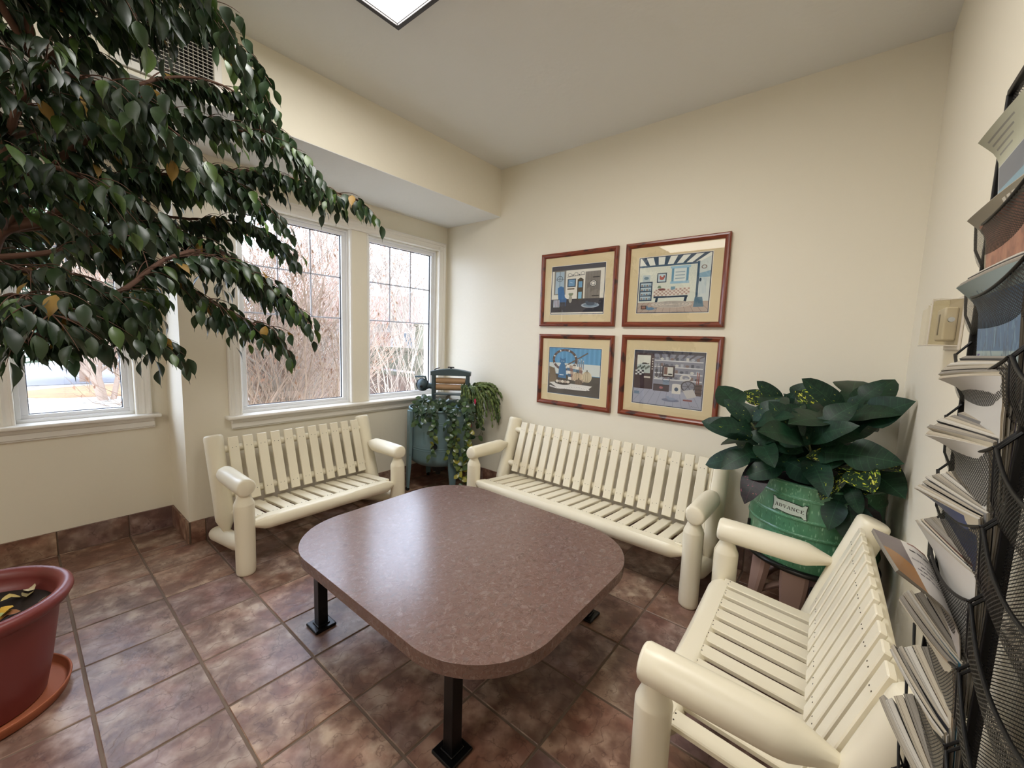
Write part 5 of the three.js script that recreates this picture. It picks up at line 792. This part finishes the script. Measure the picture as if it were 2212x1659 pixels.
  pockets.forEach(([spread, near, list0, nth], k) => {                    // page blocks fan out towards the far, upper corner
    const list = list0.flatMap((e, i) => i && i % 2 === 0 || e[1] > 0.008 ? [e, [['grey', 'ivory', 'charcoal', 'tan'][(k + i) % 4], e[1] * 0.8]] : [e]), n = list.length, yt_ = tops[k], total = list.reduce((a, b) => a + b[1], 0); let cum = 0;
    for (let j = n - 1; j >= 0; j--) {
      const [nm, th] = list[j]; let a0 = cum / total, a1 = a0 + th / total * 0.9; cum += th;
      const jit = (r() - 0.5) * 0.006, flop = list[0][0] === 'autumn'; if (flop) { if (j) { a0 *= 0.62; a1 *= 0.62; } else { a0 = 0.93; a1 = 1; } }
      const zN = -0.624 - r() * 0.010, zF = -0.812 - r() * 0.024 - (nm === 'autumn' ? 0.02 : 0), low = yt_ - 0.125, bend = yt_ - (flop ? 0.040 : 0.023), K = 0.66, maxA = k < 3 ? 0.75 : flop ? (j ? 0.9 : 1.42) : 1.12;
      const sheetAt = (q) => (s, t) => {                                   // up out of the pocket, then bending over towards the room
        const reach = K * spread * (flop && !j ? 1.45 : 1.25) + 0.024 * (1 - q) + jit, b0 = 0.0065 + near * 0.5 * q; if (t <= 0.4) return V3(XB - b0 * (0.6 + t), low + (bend - low) * t / 0.4, zN + (zF - zN) * s);
        const A = maxA * Math.pow(q, 0.8) * (flop && !j ? 0.72 + 0.28 * s : 0.12 + 0.88 * Math.pow(s, 0.8)), u = (t - 0.4) / 0.6; let x = b0, y = bend; for (let i = 0; i < 8; i++) { const f = A * Math.min(1, (i + 0.5) / 8 * u * 1.7); x += Math.sin(f) * reach * u / 8; y += Math.cos(f) * reach * u / 8; }
        return V3(XB - x, y, zN + (zF - zN) * s);
      };
      const g = booklet(sheetAt(a1), sheetAt(a0)), c0 = sheetAt(a1)(0.5, 0), shift = (q) => q.translate(-c0.x, -c0.y, -c0.z);
      const t = thing('magazine', `${look[nm] ?? nm} magazine in the ${nth} rack pocket from the top, ${place[j]}`, 'magazine', c0.toArray(), 0, 'magazines in the mesh rack');
      mesh('cover', shift(g.covers), artMat[nm] ?? tintMat[nm], t); mesh('pages', shift(g.edge), M.pages[(j * 3 + k) % 4], t);
    }
  });
}

// ------------------------------------------------------------------ outside: snowy yard, fence, bare shrubs, trees, houses
{
  const GY = -0.45, gn = fbm(811, 6, 6), gm = fbm(833, 24, 4);
  const snowTex = dataTex(1024, (x, y) => { const n = gn(x, y), m = gm(x, y), b = cl((m - 0.55) * 9) * cl((n - 0.30) * 4); return mix3([226, 231, 240], [104, 96, 78], b * 0.75); }, true);
  snowTex.repeat.set(0.4, 0.4);
  M.snow = std({ map: snowTex, color: lin(0.38, 0.34, 0.28), roughness: 0.95 });
  const yard = struct('ground', uvBox(box(-60, XL - 0.25, GY - 0.2, GY, -45, 40)), M.snow, 'snow-dusted lawn outside the windows');
  const rb = fbm(3, 8, 4); M.asphalt = std({ color: 0x5f5c5d, roughness: 0.9, bumpMap: peelTex, bumpScale: 0.004 });
  struct('road', box(-23, -15.5, GY, GY + 0.02, -40, 40), M.asphalt, 'grey road beyond the snowy lawn');
  const litTex = dataTex(512, (x, y) => mix3([124, 98, 56], [92, 64, 40], gm(x, y)), true);
  const lit = struct('ground_patch', (() => { const g = new THREE.SphereGeometry(1, 40, 10, 0, Math.PI * 2, 0, Math.PI / 2); g.scale(1.7, 0.07, 2.9); return g; })(), std({ map: litTex, roughness: 1 }), 'patch of fallen leaves and dry grass on the lawn'); lit.position.set(-13.4, GY, -2.6);

  // timber fence with lattice top
  M.board = std({ color: 0x60544d, roughness: 0.9, bumpMap: paintTex, bumpScale: 0.004 }); M.lattice = std({ color: 0x55513f, roughness: 0.9 });
  const fz = -5.0, F = thing('fence', 'weathered wooden fence with a lattice top beyond the right window', 'fence', [-3.2, GY, fz]);
  const bg = [0, 1, 2].map((k) => chamferBox(0.135, 1.05, 0.02, 0.003)), fr = rng(64);
  const bm = [0x634f42, 0x6c5748, 0x574538, 0x715d4d].map((c) => std({ color: c, roughness: 0.9 }));
  for (let i = -14; i < 90; i++) { const b = mesh('board', bg[i % 3], bm[Math.floor(fr() * 4)], F); b.position.set(-0.10 - i * 0.142, 0.55 + (fr() - 0.5) * 0.02, (fr() - 0.5) * 0.006); }
  for (let p = -1; p < 6; p++) {
    const x0 = -p * 2.4, x1 = x0 - 2.4;
    const post = mesh('post', rbox(x0 - 0.055, x0 + 0.055, 0, p ? 1.72 : 2.08, -0.07, 0.05, 0.008), M.lattice, F); mesh('post_cap', rbox(x0 - 0.075, x0 + 0.075, p ? 1.72 : 2.08, p ? 1.76 : 2.14, -0.09, 0.07, 0.01), M.lattice, post);
    for (const y of [1.09, 1.22, 1.60]) mesh('rail', rbox(x1, x0, y - 0.04, y + 0.04, -0.02, 0.03, 0.005), M.lattice, F);
    const strips = []; for (let k = -8; k < 48; k++) for (const s of [-1, 1]) { const xa = x0 - k * 0.062; let ya = 1.25, yb2 = 1.57, xb = xa - s * 0.32, xa2 = xa; if (Math.max(xa2, xb) > x0 || Math.min(xa2, xb) < x1) continue; const g = box(-0.013, 0.013, -0.226, 0.226, -0.004, 0.004); g.rotateZ(s * Math.PI / 4); g.translate((xa2 + xb) / 2, (ya + yb2) / 2, s * 0.004); strips.push(g); }
    stuff(mesh('lattice', merge(strips), M.lattice, F));
  }

  // bare shrubs
  function shrub(label, pos, seed, o, group = 'bare shrubs outside the double window') {
    const { h = 2.6, stems = 9, spread = 0.5, color = 0x9a8377, levels = 4, thick = 0.016, leafy = 0 } = o, R = rng(seed), geos = [], dry = [];
    const grow = (p, d, len, rad, lv) => {
      const n = 3, pts = [p.clone()], q = p.clone(), dd = d.clone();
      for (let i = 0; i < n; i++) { dd.add(V3((R() - 0.5) * 0.28, (R() - 0.35) * 0.16, (R() - 0.5) * 0.28)).normalize(); q.addScaledVector(dd, len / n); if (q.x + pos[0] > -0.75) { q.x = -0.75 - pos[0] - R() * 0.03; dd.x = -Math.abs(dd.x) * 0.3; } pts.push(q.clone()); }
      geos.push(sweep(pts, pts.map((_, i) => rad * (1 - 0.35 * i / n)), lv > 1 ? 3 : 5, false));
      if (lv >= levels) { if (R() < leafy * 0.45) for (let k = 0; k < 2; k++) { const m = leafMatrix(pts[1 + k], V3(R() - 0.5, -0.6, R() - 0.5), V3(R() - 0.5, 0.6, R() - 0.5)); dry.push(m); } return; }
      const kids = lv < 1 ? 4 : 3; for (let k = 0; k < kids; k++) { const at = pts[1 + Math.min(2, Math.floor(R() * 3))], nd = dd.clone().multiplyScalar(0.9).add(V3((R() - 0.5) * 1.3, (R() - 0.25) * 0.6, (R() - 0.5) * 1.3)).normalize(); grow(at, nd, len * (0.55 + R() * 0.3), rad * 0.58, lv + 1); }
    };
    for (let s = 0; s < stems; s++) { const a = s / stems * 6.28 + R(), d = V3(Math.cos(a) * spread * (0.3 + R()), 1, Math.sin(a) * spread * (0.3 + R())).normalize(); grow(V3(Math.cos(a) * 0.10, -0.05, Math.sin(a) * 0.10), d, h * (0.34 + R() * 0.14), thick * (0.7 + R() * 0.6), 0); }
    const t = thing('bare_shrub', label, 'shrub', pos, 0, group);
    mesh('branches', mergeGeometries(geos.map(clean), false), std({ color: new THREE.Color(color).lerp(new THREE.Color(0x9a8878), 0.25).multiply(new THREE.Color(1.0, 0.93, 0.82)).multiplyScalar(0.60), roughness: 0.9 }), t);
    if (dry.length) { const lg = clean(leafGeo(0.05, 0.022, (s) => Math.sin(Math.PI * s), { n: 2, curl: 0.4, seed: 2 })); stuff(mesh('dry_leaves', mergeGeometries(dry.map((m) => lg.clone().applyMatrix4(m)), false), std({ color: 0x7a5a44, roughness: 0.9, side: THREE.DoubleSide }), t)); }
    return t;
  }
  const S = [
    ['dense tan shrub right outside the left half of the double window', [-1.7, GY, -1.75], { h: 3.4, stems: 12, spread: 0.55, color: 0xb39c8b, leafy: 0.5 }],
    ['reddish-stemmed shrub outside the left half of the double window', [-2.9, GY, -1.75], { h: 3.2, stems: 11, spread: 0.5, color: 0xa98372, leafy: 0.5 }],
    ['grey shrub with crossing stems behind the mullion', [-2.2, GY, -2.15], { h: 3.5, stems: 10, spread: 0.6, color: 0xa39a92, leafy: 0.3 }],
    ['pale shrub outside the right half of the double window', [-1.75, GY, -3.2], { h: 3.0, stems: 5, spread: 0.62, color: 0xb8ab9c, leafy: 0.3, levels: 2 }],
    ['tall reddish shrub further out on the lawn', [-3.0, GY, -2.1], { h: 4.0, stems: 12, spread: 0.45, color: 0xab8d80, leafy: 0.6 }],
    ['thin shrub at the near end of the lattice fence', [-2.6, GY, -4.2], { h: 3.2, stems: 4, spread: 0.5, color: 0xa7978b, leafy: 0.3, levels: 3 }],
    ['far pinkish thicket left of the fence', [-4.6, GY, -2.9], { h: 4.4, stems: 13, spread: 0.45, color: 0xb49a90, leafy: 0.6 }],
    ['sparse brown shrub in front of the fence', [-5.6, GY, -4.2], { h: 3.4, stems: 5, spread: 0.45, color: 0xa58f84, leafy: 0.4, levels: 3 }],
    ['far grey thicket beyond the fence', [-6.5, GY, -6.4], { h: 5.2, stems: 12, spread: 0.5, color: 0xada49c, leafy: 0.4 }],
    ['tall thicket near the house behind the fence', [-4.6, GY, -6.6], { h: 5.2, stems: 12, spread: 0.5, color: 0xb3a79d, leafy: 0.4 }],
    ['low brown shrub close to the sill of the double window', [-1.6, GY, -1.65], { h: 2.4, stems: 10, spread: 0.6, color: 0xb09886, leafy: 0.5 }],
    ['far left thicket at the edge of the lawn', [-6.6, GY, -3.2], { h: 4.8, stems: 12, spread: 0.5, color: 0xb8a196, leafy: 0.6 }],
  ];
  S.forEach(([label, p, o], i) => shrub(label, p, 700 + i * 13, o));

  // small yard tree, evergreens and a house far behind
  const tb = shrub('small bare tree with a pale crooked trunk on the snowy lawn', [-11.2, GY, -1.38], 4401, { h: 4.2, stems: 3, spread: 0.35, color: 0xb9a497, thick: 0.085, levels: 4 }, undefined);
  tb.name = numbered('bare_tree'); tb.userData.category = 'tree'; delete tb.userData.group;
  function evergreen(label, pos, h, rad, seed) {
    const R = rng(seed), list = [], t = thing('evergreen_tree', label, 'tree', pos, 0, 'evergreens beyond the lawn'), tri = new THREE.BufferGeometry(); tri.setAttribute('position', new THREE.Float32BufferAttribute([-0.10, 0, 0, 0.10, 0, 0, 0, 0.75, 0, 0, 0, -0.06, 0, 0, 0.06, 0, 0.7, 0], 3)); tri.computeVertexNormals();
    const tg = clean(tri);
    for (let k = 0; k < 900; k++) { const y = 0.12 + 0.86 * Math.sqrt(R()), w = (1 - y) * rad + 0.1, a = R() * 6.28, q = 0.25 + 0.75 * R(), p = V3(Math.cos(a) * w * q, y * h - q * 0.4 * w * 0.5, Math.sin(a) * w * q); list.push(tg.clone().applyMatrix4(leafMatrix(p, V3(Math.cos(a), -0.35 + R() * 0.3, Math.sin(a)), V3(0, 1, 0.3), R() * 3).scale(V3(1.2, 1.2, 1.2)))); }
    stuff(mesh('foliage', mergeGeometries(list, false), std({ color: [0x505c3e, 0x485643, 0x5b6044][seed % 3], roughness: 0.9, side: THREE.DoubleSide }), t));
    mesh('trunk', sweep([V3(0, -0.1, 0), V3(0, h * 0.5, 0), V3(0, h, 0)], [0.16, 0.1, 0.02], 7), std({ color: 0x7b6656, roughness: 0.95 }), t);
  }
  [['bushy evergreen straight behind the pale crooked tree', [-16.2, GY, -1.4], 5.5, 2.0, 1], ['tall evergreen at the left across the road', [-27, GY, 0.6], 9, 3.0, 2], ['round evergreen at the right across the road', [-26, GY, -5.2], 8, 3.0, 3], ['evergreen furthest left across the road', [-28, GY, 5.4], 8.5, 3.0, 4]].forEach(([l, p, h, r, s]) => evergreen(l, p, h, r, s));
  for (const [label, p, sd] of [['big bare tree across the road on the left', [-25, GY, 2.6], 51], ['big bare tree across the road on the right', [-24.5, GY, -2.6], 52], ['big bare tree far behind the shrubs', [-14, GY, -8.5], 53], ['big bare tree beyond the fence', [-10.5, GY, -10.5], 54]]) { const t = shrub(label, p, sd, { h: 9, stems: 4, spread: 0.4, color: 0xb0a198, thick: 0.12, levels: 5, leafy: 0.0 }, 'bare trees beyond the lawn'); t.name = numbered('bare_tree'); t.userData.category = 'tree'; }
  const h = thing('house', 'pale house with a red tiled roof behind the fence', 'house', [-19, GY, -16]); h.rotation.y = 0.5;
  mesh('walls', box(-6, 6, 0, 2.6, -4, 4), std({ color: 0x97918a, roughness: 0.9 }), h);
  { const s = new THREE.Shape(); s.moveTo(-4.6, 2.5); s.lineTo(4.6, 2.5); s.lineTo(0, 4.4); s.closePath(); const g = new THREE.ExtrudeGeometry(s, { depth: 12.8, bevelEnabled: false }); g.translate(0, 0, -6.4); g.rotateY(Math.PI / 2); mesh('roof', g, std({ color: 0x7f4a40, roughness: 0.9 }), h); }
  for (const x of [-4, -1, 2.4, 4.6]) { const w = mesh('window', box(x - 0.5, x + 0.5, 1.0, 2.1, 3.98, 4.04), M.trim, h); mesh('window_pane', box(x - 0.43, x + 0.43, 1.07, 2.03, 4.0, 4.05), std({ color: 0x58636b, roughness: 0.1 }), w); }
  mesh('door', box(0.3, 1.2, 0, 2.05, 3.98, 4.04), std({ color: 0x7a4a3c, roughness: 0.6 }), h);
}

renderer.render(scene, camera);
